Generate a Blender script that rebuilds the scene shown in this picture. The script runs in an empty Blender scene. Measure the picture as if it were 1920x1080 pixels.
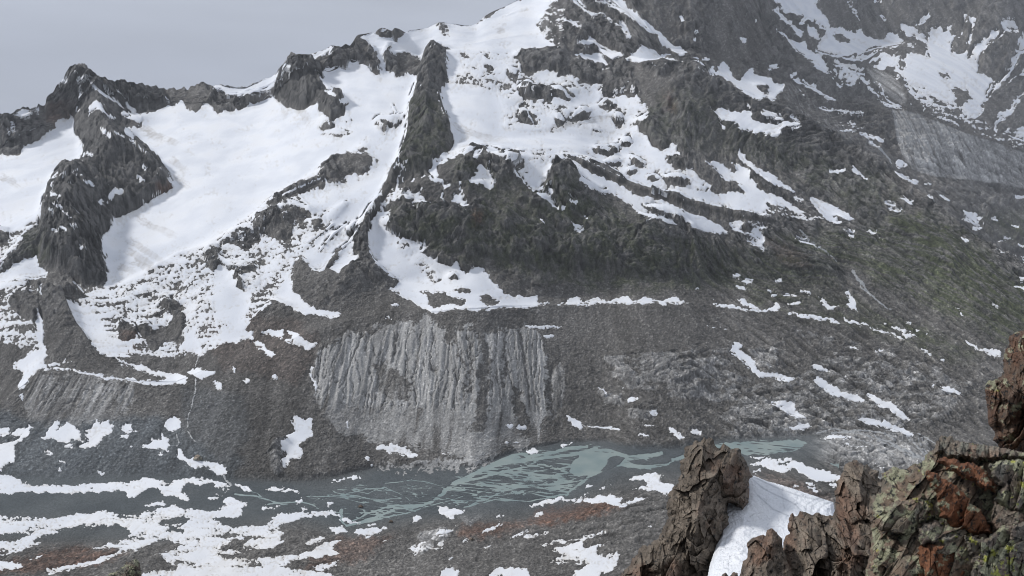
import bpy, math, numpy as np
R = math.radians
scn = bpy.context.scene
# ------------------------------------------------------------------ camera
CAM_Z = 600.0
PITCH = 10.0
FPX = 1450.0
cam_d = bpy.data.cameras.new('camera')
cam_d.sensor_width = 36.0
cam_d.lens = FPX / 1920.0 * 36.0
cam_d.clip_start = 0.1
cam_d.clip_end = 60000
cam = bpy.data.objects.new('camera', cam_d)
scn.collection.objects.link(cam)
cam.location = (0, 0, CAM_Z)
cam.rotation_euler = (R(90 - PITCH), 0, 0)
scn.camera = cam
# ------------------------------------------------------------------ sky (overcast)
world = bpy.data.worlds.new('World'); scn.world = world
world.use_nodes = True
wt = world.node_tree; wt.nodes.clear()
wo = wt.nodes.new('ShaderNodeOutputWorld'); bg = wt.nodes.new('ShaderNodeBackground')
wt.links.new(bg.outputs[0], wo.inputs[0])
tc = wt.nodes.new('ShaderNodeTexCoord')
sep = wt.nodes.new('ShaderNodeSeparateXYZ'); wt.links.new(tc.outputs['Generated'], sep.inputs[0])
rmp = wt.nodes.new('ShaderNodeValToRGB')
wt.links.new(sep.outputs[2], rmp.inputs[0])
cr = rmp.color_ramp
cr.elements[0].position = 0.0; cr.elements[0].color = (0.37, 0.40, 0.47, 1)
cr.elements[1].position = 1.0; cr.elements[1].color = (0.50, 0.53, 0.59, 1)
for p_, c_ in ((0.10, (0.385, 0.42, 0.50)), (0.20, (0.42, 0.455, 0.53)), (0.45, (0.47, 0.505, 0.575))):
    e_ = cr.elements.new(p_); e_.color = (*c_, 1)
mp = wt.nodes.new('ShaderNodeMapping'); mp.inputs['Scale'].default_value = (1.6, 1.6, 9.0)
wt.links.new(tc.outputs['Generated'], mp.inputs[0])
ns = wt.nodes.new('ShaderNodeTexNoise'); ns.inputs['Scale'].default_value = 1.5; ns.inputs['Detail'].default_value = 6
wt.links.new(mp.outputs[0], ns.inputs[0])
mr = wt.nodes.new('ShaderNodeMapRange'); mr.inputs['From Min'].default_value = 0.3; mr.inputs['From Max'].default_value = 0.7
mr.inputs['To Min'].default_value = 0.91; mr.inputs['To Max'].default_value = 1.09
wt.links.new(ns.outputs[0], mr.inputs[0])
vm = wt.nodes.new('ShaderNodeVectorMath'); vm.operation = 'SCALE'
wt.links.new(rmp.outputs[0], vm.inputs[0]); wt.links.new(mr.outputs[0], vm.inputs['Scale'])
wt.links.new(vm.outputs[0], bg.inputs[0]); bg.inputs[1].default_value = 1.0
# ------------------------------------------------------------------ sun behind thin cloud
sd = bpy.data.lights.new('sun', 'SUN'); sd.energy = 2.6; sd.angle = R(7); sd.color = (1.0, 0.975, 0.94)
sun = bpy.data.objects.new('sun', sd); scn.collection.objects.link(sun)
SUN_EL, SUN_AZ = 42, -78      # azimuth from +Y (view direction), negative = left
sv = (math.sin(R(SUN_AZ)) * math.cos(R(SUN_EL)), math.cos(R(SUN_AZ)) * math.cos(R(SUN_EL)), math.sin(R(SUN_EL)))
from mathutils import Vector
sun.rotation_euler = Vector(sv).to_track_quat('Z', 'Y').to_euler()
# ------------------------------------------------------------------ exposure
scn.view_settings.view_transform = 'Standard'
scn.view_settings.look = 'None'
scn.view_settings.exposure = 0.18
scn.view_settings.gamma = 1.0
scn.cycles.filter_width = 1.0

# ================================================================== helpers
CP, SP = math.cos(R(PITCH)), math.sin(R(PITCH))
def v2T(v):
    b = (540.0 - np.asarray(v, float)) / FPX
    return (b * CP - SP) / (CP + b * SP)
def uv2q(u, v):
    b = (540.0 - np.asarray(v, float)) / FPX
    return (np.asarray(u, float) - 960.0) / FPX / (CP + b * SP)
def proj(x, y, z):
    zz = z - CAM_Z
    dep = y * CP - zz * SP
    up = y * SP + zz * CP
    return 960 + FPX * x / dep, 540 - FPX * up / dep
def at(u, v, Y):
    return np.array([uv2q(u, v) * Y, Y, CAM_Z + float(v2T(v)) * Y])
def sstep(x, a, b):
    t = np.clip((x - a) / (b - a), 0, 1); return t * t * (3 - 2 * t)

def hash2(ix, iy, seed):
    h = (ix.astype(np.uint32) * np.uint32(374761393) + iy.astype(np.uint32) * np.uint32(668265263) + np.uint32((seed * 2246822519) & 0xffffffff))
    h = (h ^ (h >> np.uint32(13))) * np.uint32(1274126177)
    h = h ^ (h >> np.uint32(16))
    return h
def gn2(x, y, seed=0):
    x = np.asarray(x, np.float32); y = np.asarray(y, np.float32)
    fx = np.floor(x); fy = np.floor(y)
    ix = fx.astype(np.int64); iy = fy.astype(np.int64)
    dx = x - fx; dy = y - fy
    sx = dx * dx * dx * (dx * (dx * 6 - 15) + 10); sy = dy * dy * dy * (dy * (dy * 6 - 15) + 10)
    out = []
    for oy in (0, 1):
        for ox in (0, 1):
            a = hash2(ix + ox, iy + oy, seed).astype(np.float32) * np.float32(2 * math.pi / 4294967296.0)
            out.append(np.cos(a) * (dx - ox) + np.sin(a) * (dy - oy))
    a = out[0] + sx * (out[1] - out[0]); b = out[2] + sx * (out[3] - out[2])
    return (a + sy * (b - a)) * 1.45
def fbm(x, y, lam, octs, seed=0, gain=0.5, ridged=False):
    t = 0; amp = 1.0; s = 0
    for o in range(octs):
        f = (2.03 ** o) / lam
        n = gn2(x * f + 17.3 * o, y * f - 9.1 * o, seed + o)
        if ridged: n = 1 - 2 * np.abs(n)
        t = t + n * amp; s += amp; amp *= gain
    return t / s
def u01(n, k=2.6):      # noise -> about uniform 0..1
    return 1 / (1 + np.exp(-n * k * 2))
def cells2(x, y, lam, seed=0):
    """faceted blocks: every Voronoi cell is a tilted plane; returns height and edge distance"""
    X = x / lam; Y = y / lam
    fx = np.floor(X).astype(np.int64); fy = np.floor(Y).astype(np.int64)
    b1 = np.full(X.shape, 9.0, np.float32); b2 = b1.copy(); hh = np.zeros_like(b1)
    for oy in (-1, 0, 1):
        for ox in (-1, 0, 1):
            h = hash2(fx + ox, fy + oy, seed)
            r1 = (h & np.uint32(1023)).astype(np.float32) / 1023; r2 = ((h >> np.uint32(10)) & np.uint32(1023)).astype(np.float32) / 1023
            h2 = hash2(fx + ox, fy + oy, seed + 77)
            g1 = (h2 & np.uint32(1023)).astype(np.float32) / 512 - 1; g2 = ((h2 >> np.uint32(10)) & np.uint32(1023)).astype(np.float32) / 512 - 1
            g0 = ((h2 >> np.uint32(20)) & np.uint32(1023)).astype(np.float32) / 1023
            ddx = X - (fx + ox + r1); ddy = Y - (fy + oy + r2)
            d = ddx * ddx + ddy * ddy
            H = g0 * 0.8 + g1 * ddx * 0.8 + g2 * ddy * 0.8
            m = d < b1
            b2 = np.where(m, b1, np.minimum(b2, d)); hh = np.where(m, H, hh); b1 = np.where(m, d, b1)
    return hh.astype(np.float32), (np.sqrt(b2) - np.sqrt(b1)).astype(np.float32)

# ------------------------------------------------------------------ map painting (traced outlines)
PW, PH, PX0, PY0 = 2120, 1360, 100, 180          # maps cover u -100..2020, v -180..1180
def blank(): return np.zeros((PH, PW), np.float32)
def pts(s):
    return [tuple(float(t) for t in p.split(',')) for p in s.split()]
def poly(buf, s, val):
    P = np.array(pts(s) if isinstance(s, str) else s, float)
    x0, y0 = np.floor(P.min(0)).astype(int) - 1; x1, y1 = np.ceil(P.max(0)).astype(int) + 2
    x0 = max(x0, -PX0); y0 = max(y0, -PY0); x1 = min(x1, PW - PX0); y1 = min(y1, PH - PY0)
    if x1 <= x0 or y1 <= y0: return
    gx, gy = np.meshgrid(np.arange(x0, x1) + 0.5, np.arange(y0, y1) + 0.5)
    ins = np.zeros(gx.shape, bool)
    n = len(P)
    for i in range(n):
        ax, ay = P[i]; bx, by = P[(i + 1) % n]
        if ay == by: continue
        c = ((ay > gy) != (by > gy)) & (gx < (bx - ax) * (gy - ay) / (by - ay) + ax)
        ins ^= c
    sub = buf[y0 + PY0:y1 + PY0, x0 + PX0:x1 + PX0]
    sub[ins] = val
def stroke(buf, s, w, val, w2=None):
    P = pts(s) if isinstance(s, str) else s
    n = len(P)
    for i in range(n - 1):
        ax, ay = P[i]; bx, by = P[i + 1]
        wa = w if w2 is None else w + (w2 - w) * i / max(1, n - 1)
        wb = w if w2 is None else w + (w2 - w) * (i + 1) / max(1, n - 1)
        m = max(wa, wb) / 2 + 2
        x0 = int(max(min(ax, bx) - m, -PX0)); x1 = int(min(max(ax, bx) + m + 1, PW - PX0)); y0 = int(max(min(ay, by) - m, -PY0)); y1 = int(min(max(ay, by) + m + 1, PH - PY0))
        if x1 <= x0 or y1 <= y0: continue
        gx, gy = np.meshgrid(np.arange(x0, x1) + 0.5, np.arange(y0, y1) + 0.5)
        L2 = (bx - ax) ** 2 + (by - ay) ** 2 + 1e-6
        t = np.clip(((gx - ax) * (bx - ax) + (gy - ay) * (by - ay)) / L2, 0, 1)
        d = np.hypot(gx - ax - t * (bx - ax), gy - ay - t * (by - ay))
        c = np.clip((wa + (wb - wa) * t) / 2 - d + 0.5, 0, 1)
        sub = buf[y0 + PY0:y1 + PY0, x0 + PX0:x1 + PX0]
        sub[:] = sub * (1 - c) + val * c
def blur(buf, r):
    k = np.exp(-0.5 * (np.arange(-int(3 * r), int(3 * r) + 1) / r) ** 2); k /= k.sum()
    h = len(k) // 2
    p = np.pad(buf, ((h, h), (0, 0)), 'edge'); o = np.zeros_like(buf)
    for i, w in enumerate(k): o += w * p[i:i + buf.shape[0]]
    p = np.pad(o, ((0, 0), (h, h)), 'edge'); o2 = np.zeros_like(buf)
    for i, w in enumerate(k): o2 += w * p[:, i:i + buf.shape[1]]
    return o2.astype(np.float32)
def samp(buf, u, v):
    x = np.clip(u + PX0 - 0.5, 0, PW - 1.001); y = np.clip(v + PY0 - 0.5, 0, PH - 1.001)
    ix = x.astype(np.int32); iy = y.astype(np.int32); fx = (x - ix).astype(np.float32); fy = (y - iy).astype(np.float32)
    a = buf[iy, ix]; b = buf[iy, ix + 1]; c = buf[iy + 1, ix]; d = buf[iy + 1, ix + 1]
    return (a + (b - a) * fx) * (1 - fy) + (c + (d - c) * fx) * fy
def edt(mask, maxd):
    """rough inside distance by repeated erosion"""
    d = np.zeros(mask.shape, np.float32); m = mask.copy()
    k = 0
    while m.any() and k < maxd:
        d += m; k += 1
        if k % 2:
            n = m.copy(); n[1:] &= m[:-1]; n[:-1] &= m[1:]; n[:, 1:] &= m[:, :-1]; n[:, :-1] &= m[:, 1:]
        else:
            n = m.copy()
            for dy in (-1, 0, 1):
                for dx in (-1, 0, 1):
                    n &= np.roll(np.roll(m, dy, 0), dx, 1)
        m = n
    return d

# ================================================================== snow cover, traced (0 none .. 1 full)
SN = blank()
def S(s, v=1.0): poly(SN, s, v)
def L(s, w, v=1.0, w2=None): stroke(SN, s, w, v, w2)
# left glacier
S("-90,300 0,292 25,290 38,287 41,281 52,270 72,262 100,240 105,228 122,222 137,214 141,240 142,255 153,262 155,300 145,312 143,322 118,322 102,333 100,350 85,370 78,400 76,420 60,415 45,425 25,436 0,436 -90,440")
S("0,436 25,436 40,425 75,400 76,425 58,428 36,452 28,470 15,478 0,500 -90,500 -90,440", .62)
S("-90,425 0,432 18,432 14,458 0,462 -90,465", .1)
# main glacier
S("236,190 262,213 290,210 310,200 330,198 345,190 350,205 370,208 385,195 398,198 410,212 430,207 450,205 470,196 505,182 520,188 528,196 537,200 545,200 560,207 575,203 592,195 598,212 612,213 620,228 640,215 652,198 630,178 612,172 603,150 601,140 615,129 625,126 645,130 658,118 670,115 682,120 690,126 700,135 712,141 728,138 737,135 748,145 765,140 783,143 782,160 768,185 765,215 763,245 756,275 745,300 735,330 715,365 695,395 670,415 640,440 600,470 560,500 545,520 470,520 400,500 300,540 190,545 200,525 198,490 190,470 196,440 210,425 218,408 250,395 262,385 280,380 312,360 322,352 322,345 305,318 290,300 270,285 250,262 232,245 240,236 265,236 268,228 252,222 240,205")
# mottled lower part of the main glacier slope
S("190,540 260,520 290,503 330,478 375,466 400,455 430,435 470,405 500,378 530,360 565,340 600,310 640,290 665,285 690,255 705,235 745,240 742,290 725,325 700,350 680,380 650,400 640,430 600,455 575,480 560,500 520,560 470,600 430,640 370,665 300,670 190,660 130,600 115,540", .66)
S("700,240 760,235 748,295 735,330 700,380 672,410 630,445 600,470 575,480 600,440 640,400 655,380 620,370 600,372 640,345 700,330 712,300 690,285", .93)
S("560,365 620,352 650,345 640,385 600,400 580,390", .9)
for s, v in (("598,330 600,315 612,312 625,305 632,300 645,303 650,296 680,290 697,296 697,305 690,318 680,326 660,325 650,330 635,338 620,342 612,335 600,340", .06),
             ("672,274 684,269 690,276 684,285 672,282", .2), ("650,285 668,283 672,291 660,294", .2), ("700,225 712,217 722,222 760,215 755,228 742,238 730,236 722,255 720,240 712,235", .3),
             ("505,378 520,370 532,366 545,362 562,353 570,350 585,343 600,345 612,340 610,347 590,352 575,358 560,364 545,372 530,380 515,384 505,384", .12),
             ("473,412 480,405 497,402 510,396 522,400 525,410 540,404 548,409 556,402 565,406 552,414 548,425 550,440 540,450 520,452 512,445 498,440 480,432 473,420", .1),
             ("528,388 545,385 560,390 580,393 585,402 570,405 560,398 545,400 530,398", .2),
             ("414,460 430,438 445,430 470,425 478,432 490,440 485,452 470,455 468,468 455,468 445,462 430,458", .28),
             ("385,470 400,465 410,470 408,485 425,495 440,500 475,495 482,508 455,512 425,506 405,508 390,500 384,490", .2),
             ("582,412 600,408 600,425 588,430 580,422", .2), ("560,415 575,418 580,430 560,430", .3)):
    S(s, v)
L("735,195 742,210 735,235", 3, .3)
# rock headwall islands and knobs near the glacier
S("598,225 612,222 625,232 625,240 610,246 600,240", .5)
S("612,248 640,243 665,248 665,252 645,256 620,254 600,252", .35)
S("640,226 656,222 660,230 650,232", .3)
# skyline snow
S("385,156 400,157 420,160 445,163 462,164 478,155 490,150 510,143 520,136 532,118 548,104 560,101 580,102 600,95 612,91 622,85 632,86 624,92 612,98 608,105 598,106 590,112 588,124 580,120 575,113 560,113 547,113 538,125 530,140 522,155 519,166 507,168 495,173 475,174 452,181 435,181 420,174 408,170 398,160")
S("672,66 690,64 706,61 715,68 735,75 742,78 738,70 760,64 762,57 800,52 822,42 850,45 868,48 893,47 901,38 925,22 960,5 975,-3 1040,-3 1052,0 1040,8 1025,14 1015,30 1008,45 1012,60 1030,68 1042,78 1050,88 1020,92 975,95 962,105 945,112 935,100 900,97 850,97 838,88 828,86 812,80 800,100 788,116 778,108 765,100 748,98 740,104 728,96 722,92 716,105 720,118 730,135 720,140 712,132 712,118 706,98 698,88 690,80 685,75 676,72")
S("704,60 716,52 732,55 742,62 744,75 728,73 712,68", .08); S("736,54 745,52 762,62 758,68 744,70", .08); S("712,53 724,54 726,59 716,57")
S("820,45 832,42 843,52 842,66 830,66 822,55", .45)
L("893,47 900,38 920,22", 3, .2); L("945,32 980,18 1000,14", 3, .75)
S("722,80 735,86 730,98 724,94", .1)
# centre: pure fields and mottled slope right of the fin
S("838,95 900,97 960,105 975,112 985,132 1010,128 1040,132 1070,136 1090,150 1130,155 1180,150 1190,160 1198,180 1216,200 1216,215 1190,225 1215,258 1200,282 1120,296 1060,290 1000,284 960,280 900,272 870,288 846,300 825,310 808,308 822,295 835,287 847,280 847,250 832,215 822,170 836,150", .72)
S("840,155 880,158 930,170 945,215 945,240 985,250 1050,250 1100,232 1150,222 1140,240 1090,258 1060,275 1000,278 960,280 900,268 850,285 847,250 832,215 824,178", .97)
S("836,97 860,100 870,130 850,150 838,145", .9)
S("1040,130 1010,140 1000,152 1030,158 1050,162 1070,150", .93); S("1110,170 1170,165 1150,190 1120,200 1080,195 1060,195 1085,175", .93)
for s, v in (("968,104 978,94 1000,92 1020,94 1040,92 1062,92 1068,104 1085,110 1098,118 1120,125 1128,134 1140,138 1150,134 1172,136 1190,124 1215,120 1212,128 1190,140 1180,150 1165,152 1150,155 1130,150 1110,145 1090,140 1085,130 1075,124 1060,132 1046,120 1030,125 1020,118 1012,112 1005,110 1000,118 1012,126 1000,132 985,133 978,122 976,112", .04),
             ("1048,130 1065,132 1060,140 1043,141", .1), ("972,165 985,155 992,152 1002,158 1010,166 1025,170 1036,176 1038,188 1025,192 1015,184 1005,187 988,184 975,178", .1),
             ("1035,168 1046,164 1058,172 1070,188 1062,192 1052,184 1040,178", .08), ("973,208 985,206 996,226 1000,233 985,228 975,220", .12), ("990,208 1005,210 1010,220 1000,222", .3), ("1040,220 1050,219 1060,233 1046,237", .1),
             ("1073,222 1084,210 1092,206 1108,206 1110,214 1098,220 1088,228 1078,228", .08), ("1062,168 1080,170 1082,182 1070,182", .2), ("1120,200 1135,185 1150,190 1158,198 1145,208 1132,205", .3), ("1130,150 1150,152 1170,150 1200,160 1190,180 1165,178 1140,180 1118,176 1130,165", .25),
             ("950,128 972,132 968,145 955,145", .35), ("905,108 928,128 925,134 908,122", .3), ("1155,218 1168,220 1166,230 1155,228", .1)):
    S(s, v)
S("1190,160 1216,200 1216,206 1225,240 1300,300 1340,340 1460,300 1400,200 1330,140 1260,118 1210,120 1185,145", 0)
# summit rock right of the snow dome
S("1040,80 1060,40 1090,0 1180,0 1240,60 1290,105 1200,125 1160,125 1120,125 1090,112 1060,92", .03)
S("1010,40 1030,5 1060,10 1055,45 1050,88 1035,80 1012,62", .38)
S("1085,72 1098,75 1108,68 1122,80 1150,95 1172,103 1168,109 1150,108 1128,98 1118,86 1108,84 1096,86 1088,80")
S("1071,104 1090,103 1124,101 1136,115 1146,128 1132,130 1112,124 1098,118 1082,110")
L("1078,0 1095,16 1120,28", 9, 1, 5); L("1060,36 1072,45 1088,50", 5); L("1165,42 1172,56 1182,70", 8, 1, 4); L("1120,0 1150,10 1175,22 1200,44", 7)
L("1150,-5 1175,14 1200,40 1222,54 1245,75 1262,92", 9, 1, 12); S("1262,88 1276,86 1280,96 1292,102 1275,105 1264,98")
L("1120,20 1145,35 1175,62", 4, .8)
# snow band at the foot of the big rock face
S("1200,85 1212,90 1228,96 1240,104 1258,107 1270,112 1288,117 1298,116 1302,105 1312,112 1325,128 1334,130 1338,120 1340,138 1355,112 1362,120 1368,122 1372,138 1382,148 1390,150 1396,135 1404,126 1415,130 1412,138 1440,145 1458,158 1470,155 1470,165 1455,178 1447,188 1432,180 1420,188 1402,176 1384,166 1366,152 1350,143 1330,137 1312,128 1296,120 1250,119 1200,118 1190,116 1170,108 1190,100", .97)
S("1412,158 1442,162 1440,180 1425,172", .05); S("1316,108 1328,110 1330,114 1318,112")
L("1304,52 1306,62", 4); L("1303,70 1303,78", 3); L("1275,32 1282,38", 4); L("1388,68 1396,78", 5); L("1416,50 1420,36", 3); S("1440,127 1448,122 1465,123 1460,128 1445,131")
S("1480,142 1490,130 1495,133 1488,145")
L("1490,148 1510,157 1530,168 1545,178 1560,186", 6); S("1505,155 1530,158 1525,168 1512,164")
S("1499,168 1504,166 1508,180 1503,182", .7)
S("1532,200 1545,198 1560,204 1590,206 1622,210 1600,214 1560,211 1540,207", .75)
# hill patches
S("1328,196 1340,205 1352,202 1366,212 1378,206 1392,210 1402,203 1410,212 1408,222 1425,228 1440,232 1458,235 1470,228 1440,218 1424,208 1436,206 1450,212 1470,213 1464,220 1476,228 1502,232 1496,238 1470,236 1462,246 1456,260 1444,250 1436,255 1430,248 1414,250 1392,243 1378,232 1360,226 1346,222 1333,213", .97)
S("1344,225 1350,230 1361,240 1356,243 1346,234"); L("1482,218 1496,227", 5); L("1404,200 1410,202", 4)
# fields right of centre
S("1060,228 1120,222 1180,228 1215,253 1222,270 1240,280 1248,278 1255,266 1268,275 1275,285 1284,290 1255,290 1252,300 1262,312 1285,318 1300,310 1305,322 1325,340 1340,352 1360,362 1378,358 1400,362 1412,352 1438,367 1458,380 1480,392 1448,396 1420,398 1440,408 1400,400 1350,388 1310,378 1262,368 1225,355 1180,340 1150,325 1110,303 1060,285", .85)
S("1062,278 1110,295 1150,318 1200,345 1262,362 1330,378 1400,396 1445,405 1440,398 1395,380 1340,370 1290,360 1230,345 1180,328 1150,310 1110,290", .96)
S("1090,255 1180,262 1215,275 1250,292 1240,300 1190,285 1130,278 1090,272", .95)
for s, v in (("1112,280 1120,275 1135,276 1145,272 1155,275 1172,270 1160,282 1152,290 1140,292 1122,290", .05), ("1163,264 1180,260 1186,270 1172,275 1162,270", .08), ("1130,304 1160,300 1166,306 1150,310 1135,308", .12), ("1180,290 1200,298 1212,302 1205,312 1192,308 1180,298", .25),
             ("1210,328 1230,325 1240,335 1225,340 1212,336", .15), ("1245,330 1275,328 1300,338 1295,350 1268,348 1250,340", .1), ("1300,348 1325,352 1325,361 1305,358", .1), ("1328,348 1355,356 1362,363 1345,362 1330,356", .1),
             ("1252,292 1275,290 1290,305 1288,320 1262,312 1254,300", .08), ("1105,240 1120,240 1128,250 1110,248", .2), ("1150,222 1165,220 1168,228 1155,232", .1), ("1176,315 1190,312 1195,322 1180,326", .2)):
    S(s, v)
S("1060,300 1090,306 1110,325 1140,335 1175,346 1200,358 1240,370 1262,385 1300,400 1335,415 1370,437 1345,438 1320,434 1300,426 1290,418 1282,404 1250,394 1228,388 1205,385 1225,400 1240,405 1260,412 1269,422 1256,423 1240,412 1215,408 1200,400 1185,388 1165,373 1145,362 1128,363 1112,352 1098,345 1085,340 1088,330 1075,318 1062,312", .9)
L("1094,308 1110,316 1135,328 1160,342 1190,355", 9, 0, 14); L("1190,355 1230,364 1270,374 1320,388 1370,404 1440,414", 18, 0, 8)
S("1390,414 1410,412 1440,418 1480,428 1440,425 1405,422", .3)
S("1322,300 1332,300 1348,306 1362,312 1378,322 1384,316 1372,304 1378,303 1392,312 1406,318 1402,332 1418,345 1438,362 1452,366 1480,380 1505,395 1520,402 1500,402 1478,405 1450,398 1430,388 1405,370 1392,350 1372,340 1352,332 1345,322 1330,310", .96)
S("1382,286 1386,278 1392,280 1398,292 1406,300 1414,310 1432,322 1442,322 1462,338 1485,352 1492,362 1470,352 1452,342 1436,338 1418,322 1405,312 1396,304 1384,292", .97)
L("1410,335 1422,345", 4); L("1490,368 1506,377", 5)
S("1518,372 1522,366 1540,376 1560,384 1582,396 1606,412 1590,412 1572,404 1560,404 1580,416 1570,420 1550,414 1542,402 1530,392", .9)
S("1440,375 1460,385 1500,400 1530,398 1545,412 1520,415 1480,408 1430,392", .5)
L("1495,447 1515,455 1540,466", 8, 1, 4); S("1366,418 1380,412 1396,418 1392,428 1400,436 1420,428 1430,440 1436,470 1428,468 1412,460 1398,450 1406,444 1425,450 1410,440 1395,440 1378,432", .85); S("1416,424 1440,420 1438,427 1420,428", .7)
L("1556,320 1570,322 1582,318", 6); L("1598,316 1610,324 1626,335", 6); L("1590,440 1600,444", 4); L("1583,430 1600,436", 5); L("1625,432 1640,438", 5); L("1648,446 1660,450", 3)
# cliff-zone patches
S("889,322 892,310 900,305 908,310 914,322 920,318 922,330 929,336 924,350 917,358 910,350 905,342 892,342 884,340 882,335 890,330", .97)
L("921,300 919,320", 3); S("885,294 890,284 898,282 907,278 903,288 892,298"); S("912,278 918,274 928,280 938,284 960,282 970,284 968,292 950,291 938,294 925,290 914,286")
S("938,296 955,294 985,283 1000,284 1018,282 1040,282 1060,292 1080,300 1090,308 1060,305 1045,308 1036,320 1030,338 1018,350 1012,358 1000,360 988,350 980,338 968,330 962,318 975,308 985,300 965,300", .8)
L("1010,362 1025,370 1042,383", 9, 1, 7); L("1036,385 1046,394", 4); L("1054,386 1058,392", 6); L("1068,376 1080,380", 4); S("1030,352 1036,354 1034,364 1029,360"); L("1013,411 1020,416", 5)
S("848,370 852,364 862,362 864,356 868,372 872,378 884,390 883,397 872,395 864,388 858,380 850,378"); L("831,362 832,372", 3)
S("798,322 808,318 812,308 822,308 822,325 822,335 814,342 806,332"); S("790,334 793,325 796,330 792,336"); L("824,336 832,350 845,346", 7, .9, 5); L("862,341 864,355", 4); L("776,330 772,342", 3)
S("756,370 762,358 770,356 770,365 780,362 788,348 790,364 800,372 810,378 800,382 785,380 772,385 770,378 780,374 766,372", .85)
S("1074,408 1078,418 1088,424 1097,428 1088,436 1080,430 1076,420"); L("1098,404 1102,410", 5); L("1070,376 1080,378", 4)
L("788,455 797,460 790,472", 7, .95, 5); S("812,486 820,481 820,490 812,488")
S("1200,400 1212,406 1222,412 1205,412", .3)
# streaky snow left of the green cliffs
S("742,300 765,300 775,330 760,345 752,370 735,385 712,400 700,390 715,360 730,330", .55)
# basin behind the moraine crest
S("697,385 712,378 722,392 715,412 716,425 735,440 760,445 780,452 790,475 815,488 830,494 845,500 856,488 862,492 866,506 880,512 888,500 905,498 912,508 922,524 938,540 950,552 975,555 985,562 1005,556 1010,570 985,574 950,577 905,580 860,582 830,584 800,585 782,575 768,563 748,553 730,545 722,541 738,540 742,532 738,522 722,512 702,490 692,472 690,435 694,410", .97)
S("742,445 762,448 782,475 800,490 830,520 815,530 790,515 765,480 745,470", .62); S("706,392 735,388 728,412 712,425 704,412", .6)
for s, v in (("790,546 800,547 812,548 835,550 850,556 873,564 872,571 840,570 812,578 804,570 800,556", 0), ("838,520 850,512 860,518 858,526 840,524", .1), ("850,541 870,538 890,545 880,550 855,546", .2), ("896,552 915,552 925,560 940,568 928,572 910,576 906,566", .06)):
    S(s, v)
S("718,536 730,540 742,546 735,548 722,542"); L("738,572 748,573", 5); L("726,595 732,596", 7)
# dark median moraine tongue
S("742,312 748,320 738,345 722,368 708,392 698,400 692,430 690,470 700,490 725,512 742,525 744,534 735,540 722,543 722,548 690,560 640,560 600,560 558,540 550,515 556,492 566,478 576,485 582,505 590,512 600,506 612,510 620,520 630,526 638,510 650,508 668,500 672,480 668,462 672,440 684,408 700,382 722,348", 0)
L("700,395 680,420 666,440 655,460", 14, 0, 8); L("690,390 670,425 660,445", 5, .9)
S("560,480 575,470 600,462 612,440 640,430 660,440 655,455 630,470 615,490 605,508 592,510 582,500 572,488", .88)
S("622,498 632,485 648,462 662,455 662,470 672,482 674,495 655,505 640,512 636,525 628,515 612,505", .88)
L("578,455 600,440 625,420", 4, .15); L("600,470 625,440 650,420", 4, .2)
# lower left tongues
S("100,575 118,565 160,565 200,558 260,550 340,535 395,540 405,600 430,640 375,668 350,640 335,650 330,672 305,668 300,640 270,650 262,668 190,668 165,640 140,600", .62)
S("120,568 150,575 190,600 200,640 250,645 240,665 190,667 165,640 140,605", .9)
for s in ("220,610 232,600 252,612 258,625 240,640 222,638", "275,640 290,620 312,615 325,590 300,570 310,555 330,565 345,590 342,620 330,640 310,640 290,660"): S(s, .06)
S("255,610 275,605 290,620 275,640 262,625", .08)
S("108,510 118,512 130,522 152,532 153,542 140,545 125,540 113,525"); S("72,532 78,532 80,550 76,552")
S("-90,505 0,512 20,500 40,490 70,478 72,500 88,508 88,520 60,525 35,522 20,535 0,538 -90,540", .92)
S("-90,535 0,535 20,530 35,520 60,530 72,545 75,580 82,600 84,650 86,680 60,700 20,690 0,690 -90,690", .55)
S("15,560 40,545 72,548 76,600 60,605 40,590 20,575", .06); S("65,590 80,590 86,640 87,690 70,690 72,640", .95)
S("88,530 105,505 130,520 152,545 165,556 120,562 135,600 160,640 185,668 150,692 88,690 82,600 80,545", 0)
S("-90,620 0,640 20,645 50,660 52,690 35,712 30,750 -90,750", .05)
S("22,678 45,672 80,650 86,682 70,698 58,706 50,722 40,732 32,722 45,706 28,690", .95); S("36,736 46,740 42,758")
# snow patches on the debris slope
S("402,505 408,500 422,502 432,508 440,530 455,545 472,552 466,575 456,590 455,602 462,618 478,622 472,634 455,640 435,643 416,641 417,636 430,634 414,630 414,617 432,610 430,604 404,592 400,585", .97)
S("442,512 455,520 458,545 445,540 438,520", .2)
S("512,560 520,550 535,530 542,520 548,532 550,550 562,556 570,566 590,578 602,582 628,583 642,587 635,592 620,596 605,592 585,588 568,588 560,582 550,580 545,572 530,570")
S("365,612 370,616 366,636 378,655 372,668 360,662 342,648 348,630 358,618"); S("345,590 350,572 370,566 366,580 355,600 348,610", .9)
S("486,630 500,620 520,617 536,618 530,634 515,632 505,628")
S("468,640 478,637 490,642 500,650 514,660 512,672 502,668 490,655 478,650"); S("540,622 552,623 565,628 580,640 597,647 590,654 575,657 562,648 552,646 534,642 532,640 550,638 548,630")
S("351,696 375,690 385,694 408,699 402,704 388,706 382,712 368,708"); S("396,718 406,714 416,721 414,730 404,724"); S("432,685 440,688 442,697 436,698"); S("457,712 468,706 468,718 460,716"); S("506,704 520,701 524,714 514,710"); S("428,655 442,648 440,652"); S("455,662 458,648 460,650"); S("340,708 336,716 352,716", 0)
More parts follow.
